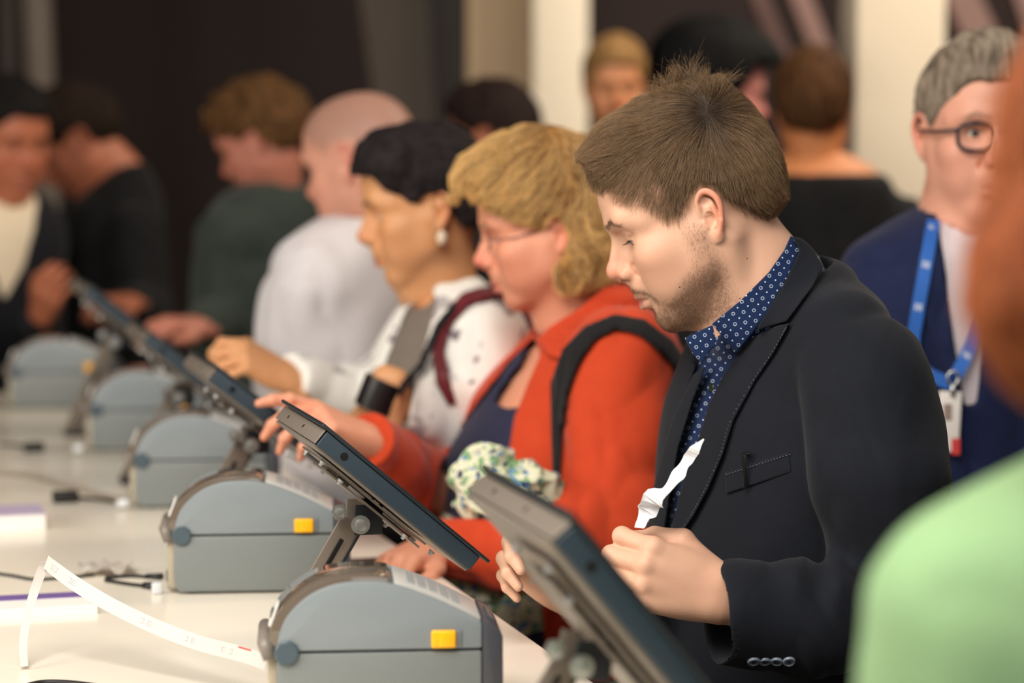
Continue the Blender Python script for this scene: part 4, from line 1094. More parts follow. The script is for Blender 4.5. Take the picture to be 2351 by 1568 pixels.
def build_small():
    blk = mat('black_cable', (22, 20, 20), rough=.5); gry = mat('grey_ribbon_cable', (150, 140, 126), rough=.6); whp = mat('white_plug', (222, 226, 230), rough=.3)
    paper = mat('paper_white', (244, 242, 238), rough=.6); pk = mat('pale_label_strip', (208, 203, 198), rough=.5); ink = mat('pale_ink', (186, 184, 188), rough=.7); red = mat('red_mark', (206, 70, 60), rough=.7)
    def cab(px, r, name, label, m_=blk, dz=0, grp=None, lift=None):
        pts = [onT(x, y, r + (lift[i] if lift else 0)) for i, (x, y) in enumerate(px)]; m = MB(); m.tube(cat_rom(pts, 8), r, 10); o = m.build(name, m_, None, pts[0]*A(1, 1, 0)+A(0, 0, ZT), smooth=True); tag(o, label, 'cable', grp); return o, pts
    cab([(-40, 1312), (30, 1322), (80, 1330), (150, 1326), (215, 1320)], .0022, 'cable', 'thin black cable lying on the counter behind the folded paper strip')
    o, p = cab([(242, 1326), (300, 1322), (335, 1324), (372, 1326)], .0026, 'power_cable', 'upper of two black cables plugged into the second printer', grp='black cables plugged into the second printer')
    m = MB(); m.tube([p[-2]-A(.0, 0, 0), p[-1]], [.004, .0065], 12); m.build('plug', blk, o, p[0]*A(1, 1, 0)+A(0, 0, ZT), smooth=True)
    o, p = cab([(242, 1332), (290, 1340), (330, 1345), (352, 1348)], .0026, 'power_cable', 'lower of two black cables, ending in a white plug at the second printer', grp='black cables plugged into the second printer')
    m = MB(); m.tube([p[-2], p[-1]], [.005, .0075], 12); m.build('plug', blk, o, p[0]*A(1, 1, 0)+A(0, 0, ZT), smooth=True)
    m = MB(); q = onT(360, 1350, .008); m.box(q, (.0065, .006, .0075), FR, bev=.002); m.build('white_plug', whp, o, p[0]*A(1, 1, 0)+A(0, 0, ZT), auto=.6)
    o, p = cab([(-60, 1082), (60, 1090), (150, 1115), (230, 1135), (288, 1148)], .0042, 'ribbon_cable', 'beige grey cable curving across the counter to the third printer', m_=gry)
    m = MB(); q = onT(150, 1140, .010); m.box(q, (.021, .013, .009), FR, bev=.004); o = m.build('cable_adapter', blk, None, q*A(1, 1, 0)+A(0, 0, ZT), auto=.6); tag(o, 'black cable adapter lying left of the third printer', 'adapter', 'black cable adapters')
    m = MB(); q = onT(78, 1026, .010); m.box(q, (.019, .013, .008), FR, bev=.004); o = m.build('cable_adapter', blk, None, q*A(1, 1, 0)+A(0, 0, ZT), auto=.6); tag(o, 'blurred black cable adapter lying left of the fourth printer', 'adapter', 'black cable adapters')
    cab([(170, 1142), (220, 1146), (262, 1152)], .003, 'cable', 'short black cable between the adapter and the third printer')
    cab([(0, 1020), (40, 1022), (60, 1026)], .003, 'cable', 'short black cable left of the far adapter')
    for px, py, lab in ((283, 1156, 'small white plug at the foot of the third printer'), (180, 1030, 'small white plug at the foot of the fourth printer')):
        m = MB(); q = onT(px, py, .010); m.lathe([(.0001, 0), (.006, 0), (.0075, .004), (.0075, .016), (.004, .02), (.0001, .02)], q - UR*.01, UR, 18); o = m.build('white_plug', whp, None, q*A(1, 1, 0)+A(0, 0, ZT), auto=.6); tag(o, lab, 'plug', 'white plugs')
    # bottom-left black cable
    cab([(30, 1590), (70, 1572), (120, 1566), (200, 1572), (300, 1590)], .0030, 'cable', 'black cable curving along the bottom edge of the counter')
    # stack of badge paper and purple leaflet
    m = MB(); q = onT(30, 1190, .012); m.box(q - UR*.04, (.085, .05, .012), FR, bev=.001); o = m.build('paper_stack', paper, None, q*A(1, 1, 0)+A(0, 0, ZT)); tag(o, 'small stack of white cards at the left edge of the counter', 'card stack')
    m = MB(); m.box(q - UR*.04 + A(0, 0, .0123), (.085, .05, .0008), FR); m.build('top_card', mat('lilac_card', (190, 176, 204), rough=.5), o, q*A(1, 1, 0)+A(0, 0, ZT))
    q = onT(60, 1392, .006); m = MB(); m.box(q - UR*.03, (.115, .045, .006), FR, bev=.001); o = m.build('leaflet_stack', paper, None, q*A(1, 1, 0)+A(0, 0, ZT)); tag(o, 'stack of white leaflets with a purple top band behind the folded strip', 'leaflet stack')
    m = MB(); m.box(q - UR*.03 + VR*.028 + A(0, 0, .0066), (.115, .016, .0006), FR); m.build('purple_band', mat('purple_print', (120, 96, 160), rough=.5), o, q*A(1, 1, 0)+A(0, 0, ZT))
    # label strip out of the nearest printer
    e = onT(598, 1560)  # back of printer 1
    Yn = 2.50
    strip = [P(612, 1522, 2.52), P(560, 1503, 2.55), P(460, 1477, 2.60), P(360, 1440, 2.64), P(260, 1392, 2.68), P(180, 1345, 2.71), P(128, 1308, 2.735), P(106, 1290, 2.75), P(96, 1310, 2.75), P(78, 1360, 2.74), P(62, 1420, 2.72), P(53, 1480, 2.70), P(56, 1530, 2.68)]
    sides = [A(-.25, .35, 1.0)]*5 + [A(-.2, .55, .9)]*2 + [A(.2, .9, .5)] + [A(.9, .5, .15)]*5
    pts = []; sd = []
    for seg in ((0, 8), (7, 13)):
        pp = cat_rom(strip[seg[0]:seg[1]], 6); pts.append(pp)
    m = MB(); s1 = [A(-.15, .45, .9)] * len(pts[0]); m.ribbon(pts[0], s1, .0165, .0004)
    m.ribbon(pts[1], [A(1.0, .35, .25)]*len(pts[1]), np.linspace(.012, .0085, len(pts[1])), .0004)
    o = m.build('label_strip', pk, None, onT(300, 1450)); tag(o, 'long narrow white paper strip with faint print, folded and curling from the nearest printer', 'paper strip')
    # faint printed marks on the strip
    m = MB(); pp = pts[0]
    for t in (8, 9, 13, 14, 19, 20, 31, 32, 36, 37):
        if t+1 >= len(pp): continue
        tt = pp[t+1] - pp[t-1]; tt /= np.linalg.norm(tt); s_ = A(-.15, .45, .9); s_ = s_ - (s_@tt)*tt; s_ /= np.linalg.norm(s_); n_ = np.cross(tt, s_); R = np.stack([tt, s_, n_], 1)
        for k in (-1, 1): m.box(pp[t] + s_*k*.0026, (.0030, .0005, .0005), R)
        m.box(pp[t] + tt*.0024*(1 if t % 2 else -1), (.0005, .0028, .0005), R)
        if t % 2: m.box(pp[t] - tt*.001, (.0018, .0005, .0005), R)
    m.build('printed_mark', ink, o, onT(300, 1450))
    m = MB(); t = 6; tt = pp[t+1]-pp[t-1]; tt /= np.linalg.norm(tt); s_ = A(-.15, .45, .9); s_ = s_-(s_@tt)*tt; s_ /= np.linalg.norm(s_); m.box(pp[t] + s_*.0065, (.011, .0009, .0005), np.stack([tt, s_, np.cross(tt, s_)], 1)); m.build('red_mark', red, o, onT(300, 1450))
    # crumpled clear wrapper behind
    cl = mat('pale_plastic', (235, 226, 214), rough=.25, trans=.3); m = MB(); R_ = random.Random(3)
    V = []; nx, ny = 9, 5; c = onT(245, 1318)
    for j in range(ny):
        for i in range(nx): V.append(c + UR*(i-4)*.009 + VR*(j-2)*.011 + UP*(.004 + R_.random()*.014))
    F = [(j*nx+i, j*nx+i+1, (j+1)*nx+i+1, (j+1)*nx+i) for j in range(ny-1) for i in range(nx-1)]
    n0 = len(V); V2 = V + [v - UP*.0015 for v in V]; F2 = F + [tuple(q+n0 for q in f)[::-1] for f in F]
    m.add(V2, F2); o = m.build('plastic_wrapper', cl, None, c, smooth=True); tag(o, 'crumpled pale plastic wrapper by the black cables of the second printer', 'wrapper')
if want('desk'):
    build_room(); build_counter(); build_printers(); build_tablets(); build_small()
# ------------------------------------------------------------------ the other people
def lp(px, py, Y): return P(px, py, Y)
def gen_person(s):
    """s: spec dict. Head, neck, hands and body in one skin mesh; clothes and hair as parts"""
    hx, hy, HY = s['head']; sc = s.get('hs', 1.0); R = rotm(s['yaw'] * D2R, s.get('pitch', 0) * D2R, s.get('roll', 0) * D2R); HP = P(hx, hy, HY)
    xf = lambda Q: (Q * sc) @ R.T + HP
    h = s.get('h', .003)
    nb = P(*s['neck']); nl = ((nb - HP) @ R) / sc
    base = A(nb[0], nb[1], 0)
    H = head_ops(s.get('ho', {}))
    nr = s.get('nr', .052)
    H.u(rc((-.022, 0, -.035), nl + A(-.01, 0, 0), nr, nr + .006), .03); H.u(rc((.0, 0, -.055), nl + A(.025, 0, 0), nr*.85, nr), .03)
    lo = np.minimum(A(-.13, -.11, -.14), nl - .08); hi = np.maximum(A(.15, .11, .15), nl + .08)
    V, F = mesh_sdf(H, lo, hi, h / sc)
    mask = head_masks(V, {}); mask['beard'] = mask['beard'] * s.get('beard', 0); mask['flush'] = mask['flush'] * s.get('flush', .8)
    if s.get('buzz'): mask['beard'] = np.maximum(mask['beard'], s['buzz'] * np.clip(sd_poly(V[:, 0], V[:, 2], FACE) / .02, 0, 1) * (np.abs(V[:, 1]) < .079))
    parts = [(xf(V), F, mask)]
    tyaw = s['tyaw'] * D2R
    sls = []
    for (px, py, Y, a, b) in s['torso']: q = P(px, py, Y); sls.append((q[0], q[1], q[2], a, b))
    T = loft(smooth_slices(sls, 4), tyaw, s.get('tn', 2.3))
    inner = S(); inner.u(infl(T, -.02 if 'bare_z' not in s else -.004))
    top = S(); top.u(infl(T, .004))
    for arm in s.get('arms', []):
        J = [P(*q) for q in arm['j']]; r = arm['r']
        inner.chain(J, [x * .62 for x in r[:-1]] + [min(r[-1]*.6, .026)], .02)
        sl = S(); sl.chain(J, r, .03)
        if 'amp' in arm or True: sl.d(folds(.004, (14, 14, 9), 3 + len(parts)))
        if arm.get('hand'):
            hd = arm['hand']; W = J[-1]; tip = P(*hd['to'])
            hs = hand_s(W, tip - W, A(*hd['n']), hd.get('flex', [(25, 35, 20)]*4), hd.get('thumb'), hd.get('side', 1), hd.get('sc', .95), hd.get('spread', (.10, .02, -.05, -.14)))
            v, f = mesh_sdf(hs, W - .19, W + .19, hd.get('h', h)); parts.append((v, f, None))
            d_ = J[-1] - J[-2]; d_ /= np.linalg.norm(d_); sl.i(plane(J[-1] - d_ * hd.get('cuff', .0), d_), .004)
        top.u((sl, sum(J) / len(J), 1.0), arm.get('k', .02))
    lo, hi = (np.min([q[:3] for q in sls], 0) - .3, np.max([q[:3] for q in sls], 0) + .3)
    for arm in s.get('arms', []):
        for q in arm['j']: lo = np.minimum(lo, P(*q) - .12); hi = np.maximum(hi, P(*q) + .12)
    zb = min(q[2] for q in sls)
    Vi, Fi = mesh_sdf(inner, lo, hi, .014); parts.append((Vi, Fi, None))
    leg = S(); c_, s2 = math.cos(tyaw + math.pi/2), math.sin(tyaw + math.pi/2)
    hipc = A(*[q for q in sls if q[2] == zb][0][:2], 0)
    for k in (-1, 1):
        o = hipc + A(c_, s2, 0) * .085 * k; leg.chain([o + A(0, 0, zb + .02), o + A(0, 0, .48), o + A(0, 0, .08)], [.082, .056, .042], .03)
    Vl, Fl = mesh_sdf(leg, hipc + A(-.35, -.35, 0), hipc + A(.35, .35, zb + .2), .016); parts.append((Vl, Fl, None))
    V_, F_, at = join(parts)
    root = mk('person', V_, F_, s['skin'], None, base, attrs=at); tag(root, s['label'], 'person', s.get('group'))
    if s.get('eyes', True): add_eyes(root, xf, R, base, look=s.get('look', .3))
    # clothes
    neckh = S(R, HP, sc); neckh.u(rc((-.022, 0, -.035), nl + A(-.01, 0, 0), nr + .004, nr + .010)); neckh.u(rc((.0, 0, -.055), nl + A(.025, 0, 0), nr*.85 + .004, nr + .004), .03)
    top.d(folds(s.get('fold', .005), s.get('fsc', (9, 9, 5)), s.get('seed', 1)))
    under = None
    if 'opening' in s:
        under = S(); under.u(infl(T, -.004)); 
        if 'under_cut' in s: under.s_(cut_poly(s['under_cut'], ymax=base[1] + s.get('oy', .0)), .003)
        top.s_(cut_poly(s['opening'], ymax=base[1] + s.get('oy', .0)), .004)
        if 'opening2' in s: top.s_(cut_poly(s['opening2'], ymax=base[1]), .004)
    top.s_(neckh, .004)
    if 'bare_z' in s: top.i(plane(A(0, 0, s['bare_z']), (0, 0, 1)), .01)
    top.i(plane(A(0, 0, max(zb, s.get('hem', zb))), (0, 0, -1)), .004)
    Vt, Ft = mesh_sdf(top, lo, hi, s.get('ht', .007))
    tp = mk(s.get('topname', 'jacket'), Vt, Ft, s['top'], root, base)
    if under is not None:
        under.s_(neckh, .003); Vu, Fu = mesh_sdf(under, lo, hi, .007); mk(s.get('undername', 'shirt'), Vu, Fu, s['under'], root, base)
    tr = S(); tr.u(infl(leg, .012))
    if 'hem' in s: lw = S().u(infl(T, -.002)); lw.i(plane(A(0, 0, s['hem'] + .02), (0, 0, 1)), .004); tr.u(lw, .01)
    tr.u(ell(hipc + A(0, 0, zb - .02), (.14, .16, .10)), .05); tr.i(plane(A(0, 0, .05), (0, 0, -1)), .004)
    if s.get('skirt'): tr.u(rc(hipc + A(0, 0, zb + .02), hipc + A(0, 0, .45), .19, .24), .03); tr.d(folds(.012, (12, 12, 1.5), 4)); tr.i(plane(A(0, 0, .42), (0, 0, -1)), .003)
    Vt, Ft = mesh_sdf(tr, hipc + A(-.4, -.4, 0), hipc + A(.4, .4, max(zb, s.get('hem', zb)) + .2), .014); mk('skirt' if s.get('skirt') else 'trousers', Vt, Ft, s['legs'], root, base)
    fw = A(math.cos(tyaw), math.sin(tyaw), 0)
    for k in (-1, 1):
        o = hipc + A(c_, s2, 0) * .088 * k; f = S().u(ell(o + fw*.075 + A(0, 0, .035), (.07, .07, .035))).u(ell(o + A(0, 0, .045), (.05, .05, .045)), .04).u(rc(o + fw*.02 + A(0, 0, .035), o + fw*.15 + A(0, 0, .028), .038, .032), .02).i(plane(o, (0, 0, -1)), .002)
        Vt, Ft = mesh_sdf(f, o + A(-.25, -.25, -.02), o + A(.25, .25, .12), .009); mk('shoe', Vt, Ft, shoe_mat, root, base)
    ctx = dict(root=root, base=base, xf=xf, R=R, HP=HP, sc=sc, T=T, top=top, neckh=neckh, H=H, tp=tp, under=under)
    if 'hair' in s:
        hr = s['hair']; C = S()
        for q in hr['ops']: C.u(ell(q[0], q[1]), q[2] if len(q) > 2 else .02)
        poly = hr['poly']; wv = hr.get('wave', .002)
        C.s_((lambda Q, bc=None, br=None: sd_poly(Q[:, 0], Q[:, 2], poly), None, 0), .004)
        C.d(lambda Q, d: wv * vnoise(Q * A(45, 60, 25), 1, 6) + wv*.5 * vnoise(Q, 110, 7))
        C2 = C
        Vh, Fh = mesh_sdf(C2, hr.get('lo', (-.18, -.14, -.2)), hr.get('hi', (.18, .14, .22)), max(h, .003)/sc)
        hm = mk('hair', xf(Vh), Fh, cap_mat('hair_mass', hr['c1'], hr['c2'], 40), root, base, uv=Vh * A(1, 3, .6)); ctx['hair'] = hm; ctx['C'] = C2; ctx['Vh'] = Vh; ctx['Fh'] = Fh
        if hr.get('n'):
            roots = sample_surf(Vh, Fh, hr['n'], 5)
            strands('hair_strand', C2, roots, hr['flow'], lambda Q: hr['len'] + 0*Q[:, 0], xf, hair_mat('hair_strands', hr['c1'], hr['c3'], var=.55), hm, base, nseg=7, rad=hr.get('rad', .0003), lift0=.5, height=hr.get('height', .006), noise=.12, clump=hr.get('clump', .4), seed=6)
    return ctx
shoe_mat = mat('dark_shoe', (24, 20, 18), rough=.4)
dark_trouser = cloth_mat('dark_trousers', (22, 22, 26)); 
FACE = [(.075, .062), (.058, .045), (.040, .030), (.024, .020), (.010, .034), (-.022, .034), (-.030, -.005), (-.045, -.030), (-.090, -.050), (-.16, -.06), (-.16, -.3), (.25, -.3), (.25, .088), (.12, .088), (.088, .082)]
def short_hair(c1, c2, c3=None, grow=1.0, n=0, extra=(), wave=.002, poly=None):
    return dict(ops=[((-.006, 0, .048), (.1045*grow, .081*grow, .094*grow)), ((.040, 0, .090), (.062*grow, .058*grow, .052*grow), .03), ((-.060, 0, .015), (.052*grow, .062*grow, .060*grow), .03)] + list(extra), poly=poly or FACE, c1=c1, c2=c2, c3=c3 or c2, wave=wave, n=n)
def strap_on(name, f, poly, off, th, m, lo, hi, parent, base, h=.004, dmax=None):
    V, F = largest(*mesh_sdf(shell_poly(f, poly, off, th, dmax=dmax), lo, hi, h)); return mk(name, V, F, m, parent, base)
def build_people():
    # ================= woman in the orange jacket
    orange = cloth_mat('orange_linen', (186, 58, 26), (210, 74, 38), rough=.85, weave=.4, bscale=420., sheen=.15)
    navy = cloth_mat('navy_jersey', (36, 38, 62), (48, 50, 76), rough=.8)
    floral = cloth_mat('floral_print', (214, 214, 184), (226, 224, 196), spots=[((132, 168, 122), 62, .53), ((104, 146, 186), 74, .575), ((30, 44, 84), 80, .585)])
    skB = skin_mat('skin_rosy', (228, 160, 130), lipc=(190, 92, 84), browc=(150, 112, 84), flushc=(222, 108, 92))
    Y = 3.68
    spec = dict(head=(1262, 537, 3.66), hs=.955, yaw=180 + 4, pitch=12, neck=(1335, 715, 3.68), nr=.055, skin=skB, flush=1.0, h=.0022, ho=dict(full=.006, chin=-.004, eye=.5, w=1.0), look=.7,
        label='blonde woman in glasses and an orange jacket bending over a tablet', tyaw=180 + 14, top=orange, under=navy, undername='navy_top', topname='orange_jacket', legs=floral, skirt=True,
        torso=[(1385, 690, Y, .045, .070), (1385, 740, Y, .085, .130), (1365, 820, Y, .125, .175), (1335, 950, Y, .170, .195), (1305, 1090, Y, .198, .200), (1300, 1250, Y, .195, .195), (1300, 1400, Y, .190, .195), (1300, 1500, Y, .185, .195)],
        arms=[dict(j=[(1425, 838, 3.47), (1415, 1190, 3.40), (1200, 1262, 3.33), (992, 1256, 3.32)], r=[.088, .084, .062, .036], k=.012, hand=dict(to=(892, 1300, 3.235), n=(-.35, -.45, 1), side=1, flex=[(22, 26, 14), (26, 28, 14), (28, 30, 14), (26, 28, 12)], spread=(.16, .04, -.06, -.2), cuff=-.004, h=.0022, sc=.93)),
              dict(j=[(1310, 840, 3.88), (1030, 1165, 3.72), (838, 1008, 3.42)], r=[.085, .066, .044], k=.02, hand=dict(to=(700, 935, 3.36), n=(.2, -.3, 1), side=-1, flex=[(12, 18, 12), (30, 40, 20), (36, 45, 25), (40, 48, 26)], h=.0025, cuff=.0))],
        opening=[(1228, 775), (1170, 830), (1100, 920), (1040, 1005), (1008, 1080), (985, 1190), (1178, 1190), (1165, 1060), (1180, 960), (1212, 880), (1240, 815)], opening2=[(960, 1352), (1245, 1366), (1250, 1520), (940, 1520)], under_cut=[(1260, 700), (1195, 835), (1150, 895), (1136, 925), (1160, 938), (1196, 935), (1215, 880), (1300, 780)], oy=.02,
        fold=.006, ht=.005, seed=12,
        hair=dict(ops=[((.006, 0, .066), (.116, .090, .108)), ((.075, .0, .112), (.052, .062, .034), .03), ((-.050, .052, -.015), (.052, .036, .078), .03), ((-.050, -.052, -.015), (.052, .036, .078), .03), ((-.018, .078, -.055), (.030, .018, .034), .02)],
                  poly=[(.30, .10), (.118, .097), (.092, .078), (.062, .050), (.036, .032), (.016, .026), (.006, .040), (-.020, .036), (-.030, .0), (-.016, -.030), (.004, -.050), (.010, -.080), (.004, -.30), (.3, -.3)],
                  c1=(136, 92, 48), c2=(198, 150, 84), c3=(238, 196, 128), wave=.0025, n=16000, len=.085, rad=.0005, height=.008, clump=.55,
                  flow=lambda Q: np.stack([np.clip((Q[:, 2]-.03)/.04, 0, 1) * 1.2 * np.clip((Q[:, 0]+.05)/.05, -1, 1) + .35*np.sin(Q[:, 2]*42+Q[:, 0]*20) * (Q[:, 2] < .05), 0*Q[:, 0], -.75 + 0*Q[:, 2]], 1)))
    c = gen_person(spec); root, base = c['root'], c['base']; xf = c['xf']
    # dress front showing under the open jacket
    dr = S(); dr.u(infl(c['T'], .0)); dr.i(plane(P(1100, 1215, 3.5), (0, 0, 1)), .01); dr.d(folds(.006, (16, 16, 5), 31)); V, F = mesh_sdf(dr, base + A(-.4, -.4, .75), base + A(.35, .35, 1.3), .006); mk('dress', V, F, floral, root, base)
    # jacket collar
    neckB = c['neckh']; cs = S(); cs.u(infl(neckB, .012)); cs.u(infl(c['T'], .010), .03)
    strap_on('jacket_collar', cs, [(1392, 655), (1440, 652), (1482, 700), (1455, 735), (1380, 770), (1300, 830), (1256, 815), (1232, 780), (1262, 750), (1330, 706)], .004, .007, orange, base + A(-.25, -.25, 1.2), base + A(.2, .2, 1.55), root, base, dmax=3.72)
    # glasses
    gm = mat('thin_glasses', (120, 96, 92), rough=.3, metal=.5); m = MB()
    for y in (-1, 1):
        cc = A(.103, y*.030, .010); pts = [cc + A(-.006*abs(math.cos(t)) * (1 if True else 0), .0205*math.cos(t), .0145*math.sin(t)) for t in np.linspace(0, 2*math.pi, 21)]
        m.tube(pts, .0011, 6, cap=False); m.tube([cc + A(-.004, y*.0205, .004), A(.06, y*.072, .010), A(0, y*.079, .016)], .0011, 6)
    m.tube([A(.105, -.0095, .012), A(.111, 0, .014), A(.105, .0095, .012)], .0011, 6); m.V = [tuple(xf(np.array([v]))[0]) for v in m.V]
    g = m.build('glasses', gm, None, base, smooth=True); tag(g, 'thin-rimmed glasses worn by the blonde woman', 'glasses')
    m = MB(); q = onT(838, 1300, .005); m.box(q, (.038, .045, .004), FR, bev=.002); ph = m.build('phone', mat('black_phone', (16, 16, 18), rough=.3), None, q * A(1, 1, 0) + A(0, 0, ZT), auto=.5); tag(ph, "flat black phone under the blonde woman's resting hand", 'phone')
    # backpack with its strap over the near shoulder
    bkm = cloth_mat('black_webbing', (24, 24, 26), (34, 34, 36), rough=.9)
    surf = c['top']
    poly = [(1270, 1135), (1264, 960), (1262, 880), (1292, 800), (1342, 748), (1410, 720), (1480, 732), (1545, 780), (1600, 860), (1585, 885), (1530, 822), (1470, 770), (1412, 756), (1362, 784), (1326, 840), (1304, 900), (1290, 980), (1284, 1135)]
    bp = empty('backpack', base + A(.12, .02, .9)); tag(bp, 'black backpack on the back of the woman in the orange jacket', 'backpack')
    bb = tuple(bp.location)
    V, F = mesh_sdf(shell_poly(surf, poly, .007, .008, dmax=3.66), base + A(-.35, -.45, .9), base + A(.3, .1, 1.6), .0045); mk('shoulder_strap', V, F, bkm, bp, bb)
    q = P(1600, 960, 3.86); sb = S().u(rbox(q, (.085, .15, .21), .05)); sb.u(rbox(q + A(.07, 0, -.05), (.05, .11, .11), .03), .02); sb.d(folds(.006, (10, 10, 10), 5)); V, F = mesh_sdf(sb, q - .3, q + .3, .008); mk('bag_body', V, F, bkm, bp, bb)
    # bundle of floral cloth held against the waist
    sf = S()
    for px, py, r in ((1090, 1110, .034), (1105, 1070, .026), (1150, 1110, .042), (1195, 1120, .038), (1240, 1125, .026), (1155, 1160, .030), (1100, 1150, .024), (1215, 1160, .022), (1125, 1050, .016)): sf.u(ell(P(px, py, 3.33), (r, r*.9, r*.85)), .03)
    sf.d(lambda Q, d: .018 * (np.abs(vnoise(Q, 24, 3)) - .3) + .010 * (np.abs(vnoise(Q, 55, 4)) - .3))
    cc = P(1150, 1110, 3.33); V, F = mesh_sdf(sf, cc - .17, cc + .17, .003); o = mk('scarf', V, F, floral, None, cc * A(1, 1, 0) + A(0, 0, cc[2] - .06)); tag(o, 'crumpled green and blue floral scarf held over the forearm of the orange jacket', 'scarf')
    sf = S()
    for px, py, r in ((975, 1300, .014), (1010, 1308, .014), (1045, 1325, .020), (1085, 1345, .022), (1120, 1360, .024)): sf.u(ell(P(px, py, 3.36), (r, r, r*.8)), .02)
    sf.d(lambda Q, d: .005 * (np.abs(vnoise(Q, 60, 3)) - .3)); cc = P(1040, 1320, 3.36); V, F = mesh_sdf(sf, cc - .15, cc + .15, .003); mk('dress_fold', V, F, floral, root, base)
    # ================= woman with short dark hair
    whitef = cloth_mat('white_floral_cardigan', (232, 230, 224), (240, 238, 234), spots=[((176, 170, 172), 16, .60), ((120, 108, 118), 26, .64)])
    vest = cloth_mat('taupe_vest', (112, 102, 94), (128, 118, 108))
    skC = skin_mat('skin_olive', (214, 158, 112), lipc=(176, 96, 80), browc=(48, 34, 30), flushc=(208, 124, 92))
    Y = 4.0
    spec = dict(head=(985, 488, 3.98), hs=.985, yaw=180 + 8, pitch=11, neck=(1010, 660, 4.0), nr=.046, skin=skC, h=.003, look=.8,
        label='woman with short black hair and a white floral cardigan looking down', tyaw=190, top=whitef, under=vest, undername='taupe_top', topname='cardigan', legs=dark_trouser,
        torso=[(1040, 640, Y, .045, .060), (1045, 690, Y, .080, .120), (1030, 760, Y, .105, .165), (1010, 880, Y, .125, .175), (1000, 1000, Y, .125, .170), (1000, 1150, Y, .125, .165), (1000, 1300, Y, .13, .175)],
        arms=[dict(j=[(1108, 775, 3.83), (1098, 985, 3.78), (885, 912, 3.66)], r=[.072, .064, .036], hand=dict(to=(862, 985, 3.66), n=(-.3, -1, .1), side=-1, flex=[(20, 30, 15)]*4)),
              dict(j=[(975, 790, 4.16), (850, 930, 4.08), (662, 868, 3.92)], r=[.07, .062, .040], hand=dict(to=(570, 815, 3.90), n=(-.1, -.5, 1), side=-1, flex=[(34, 52, 30), (50, 62, 32), (58, 70, 35), (60, 72, 35)]))],
        opening=[(985, 640), (930, 720), (880, 850), (850, 1000), (930, 1000), (955, 870), (985, 760), (1000, 690)], hem=float(P(1000, 1045, 4.0)[2]), under_cut=[(1010, 600), (945, 680), (955, 712), (985, 700), (1010, 660)], fold=.006, seed=5,
        hair=short_hair((20, 16, 18), (42, 36, 38), (50, 44, 46), grow=1.10, extra=[((.050, .02, .095), (.058, .066, .050), .03), ((-.062, 0, -.010), (.050, .064, .055), .03)], wave=.0035))
    c = gen_person(spec)
    base = c['base']
    m = MB(); q = P(866, 906, 3.655); m.tube([q + A(.012, 0, .022), q - A(.006, 0, .022)], .031, 20); w_ = m.build('watch', mat('black_watch', (22, 20, 22), rough=.4), None, q, smooth=False); tag(w_, 'wide black watch strap on the wrist of the short-haired woman', 'watch')
    m = MB(); cc = c['xf'](np.array([[-.004, .086, -.040]]))[0]; m.lathe([(.008*math.sin(t)+1e-5, -.012*math.cos(t)) for t in np.linspace(0, math.pi, 9)], cc, UP, 14); e_ = m.build('earring', mat('pearl', (232, 214, 190), rough=.2), c['root'], base, smooth=True)
    mar = cloth_mat('maroon_webbing', (92, 26, 34), (108, 34, 42)); lo, hi = base + A(-.35, -.4, .9), base + A(.35, .15, 1.6)
    bp = empty('backpack', base + A(.12, .0, .9)); tag(bp, 'maroon and black backpack carried by the short-haired woman', 'backpack'); bb = tuple(bp.location)
    V, F = mesh_sdf(shell_poly(c['top'], [(1128, 650), (1060, 672), (1010, 730), (990, 800), (1000, 880), (1028, 932), (1050, 925), (1030, 860), (1018, 800), (1035, 745), (1075, 700), (1140, 680), (1185, 720), (1190, 700)], .007, .008, dmax=4.02), lo, hi, .005); mk('shoulder_strap', V, F, mar, bp, bb)
    V, F = mesh_sdf(shell_poly(c['top'], [(1040, 690), (1000, 740), (960, 830), (900, 905), (915, 915), (975, 845), (1012, 760), (1050, 705)], .014, .006, dmax=4.02), lo, hi, .005); mk('black_strap', V, F, bkm, bp, bb)
    q = P(1165, 900, 4.2); sb = S().u(rbox(q, (.07, .13, .19), .05)); V, F = mesh_sdf(sb, q - .3, q + .3, .01); mk('bag_body', V, F, mar, bp, bb)
    # ================= bald man in a pale shirt
    palesh = cloth_mat('pale_shirt', (214, 210, 214), (224, 220, 224), weave=.2)
    skD = skin_mat('skin_pink', (214, 156, 134), beardc=(140, 112, 100), browc=(150, 120, 100), flushc=(222, 120, 104))
    Y = 4.5
    spec = dict(buzz=1.0, beard=.3, head=(838, 385, 4.48), hs=1.06, yaw=152, pitch=14, neck=(850, 520, 4.5), nr=.058, skin=skD, h=.004, look=.6,
        label='bald man in a pale white shirt behind the short-haired woman', tyaw=148, top=palesh, topname='shirt', legs=dark_trouser,
        torso=[(845, 485, Y, .060, .070), (838, 530, Y, .095, .150), (825, 600, Y, .120, .200), (815, 720, Y, .135, .215), (812, 860, Y, .135, .205), (812, 1000, Y, .14, .20), (812, 1150, Y, .14, .20)],
        arms=[dict(j=[(722, 650, 4.36), (700, 850, 4.40), (650, 935, 4.55)], r=[.085, .075, .05]), dict(j=[(930, 640, 4.62), (940, 850, 4.62), (840, 960, 4.7)], r=[.085, .075, .05])], fold=.007, seed=8)
    gen_person(spec)
    # ================= person in the green jacket
    green = cloth_mat('dark_green_jacket', (40, 48, 44), (56, 66, 60)); skE = skin_mat('skin_shade', (190, 124, 104))
    Y = 5.6
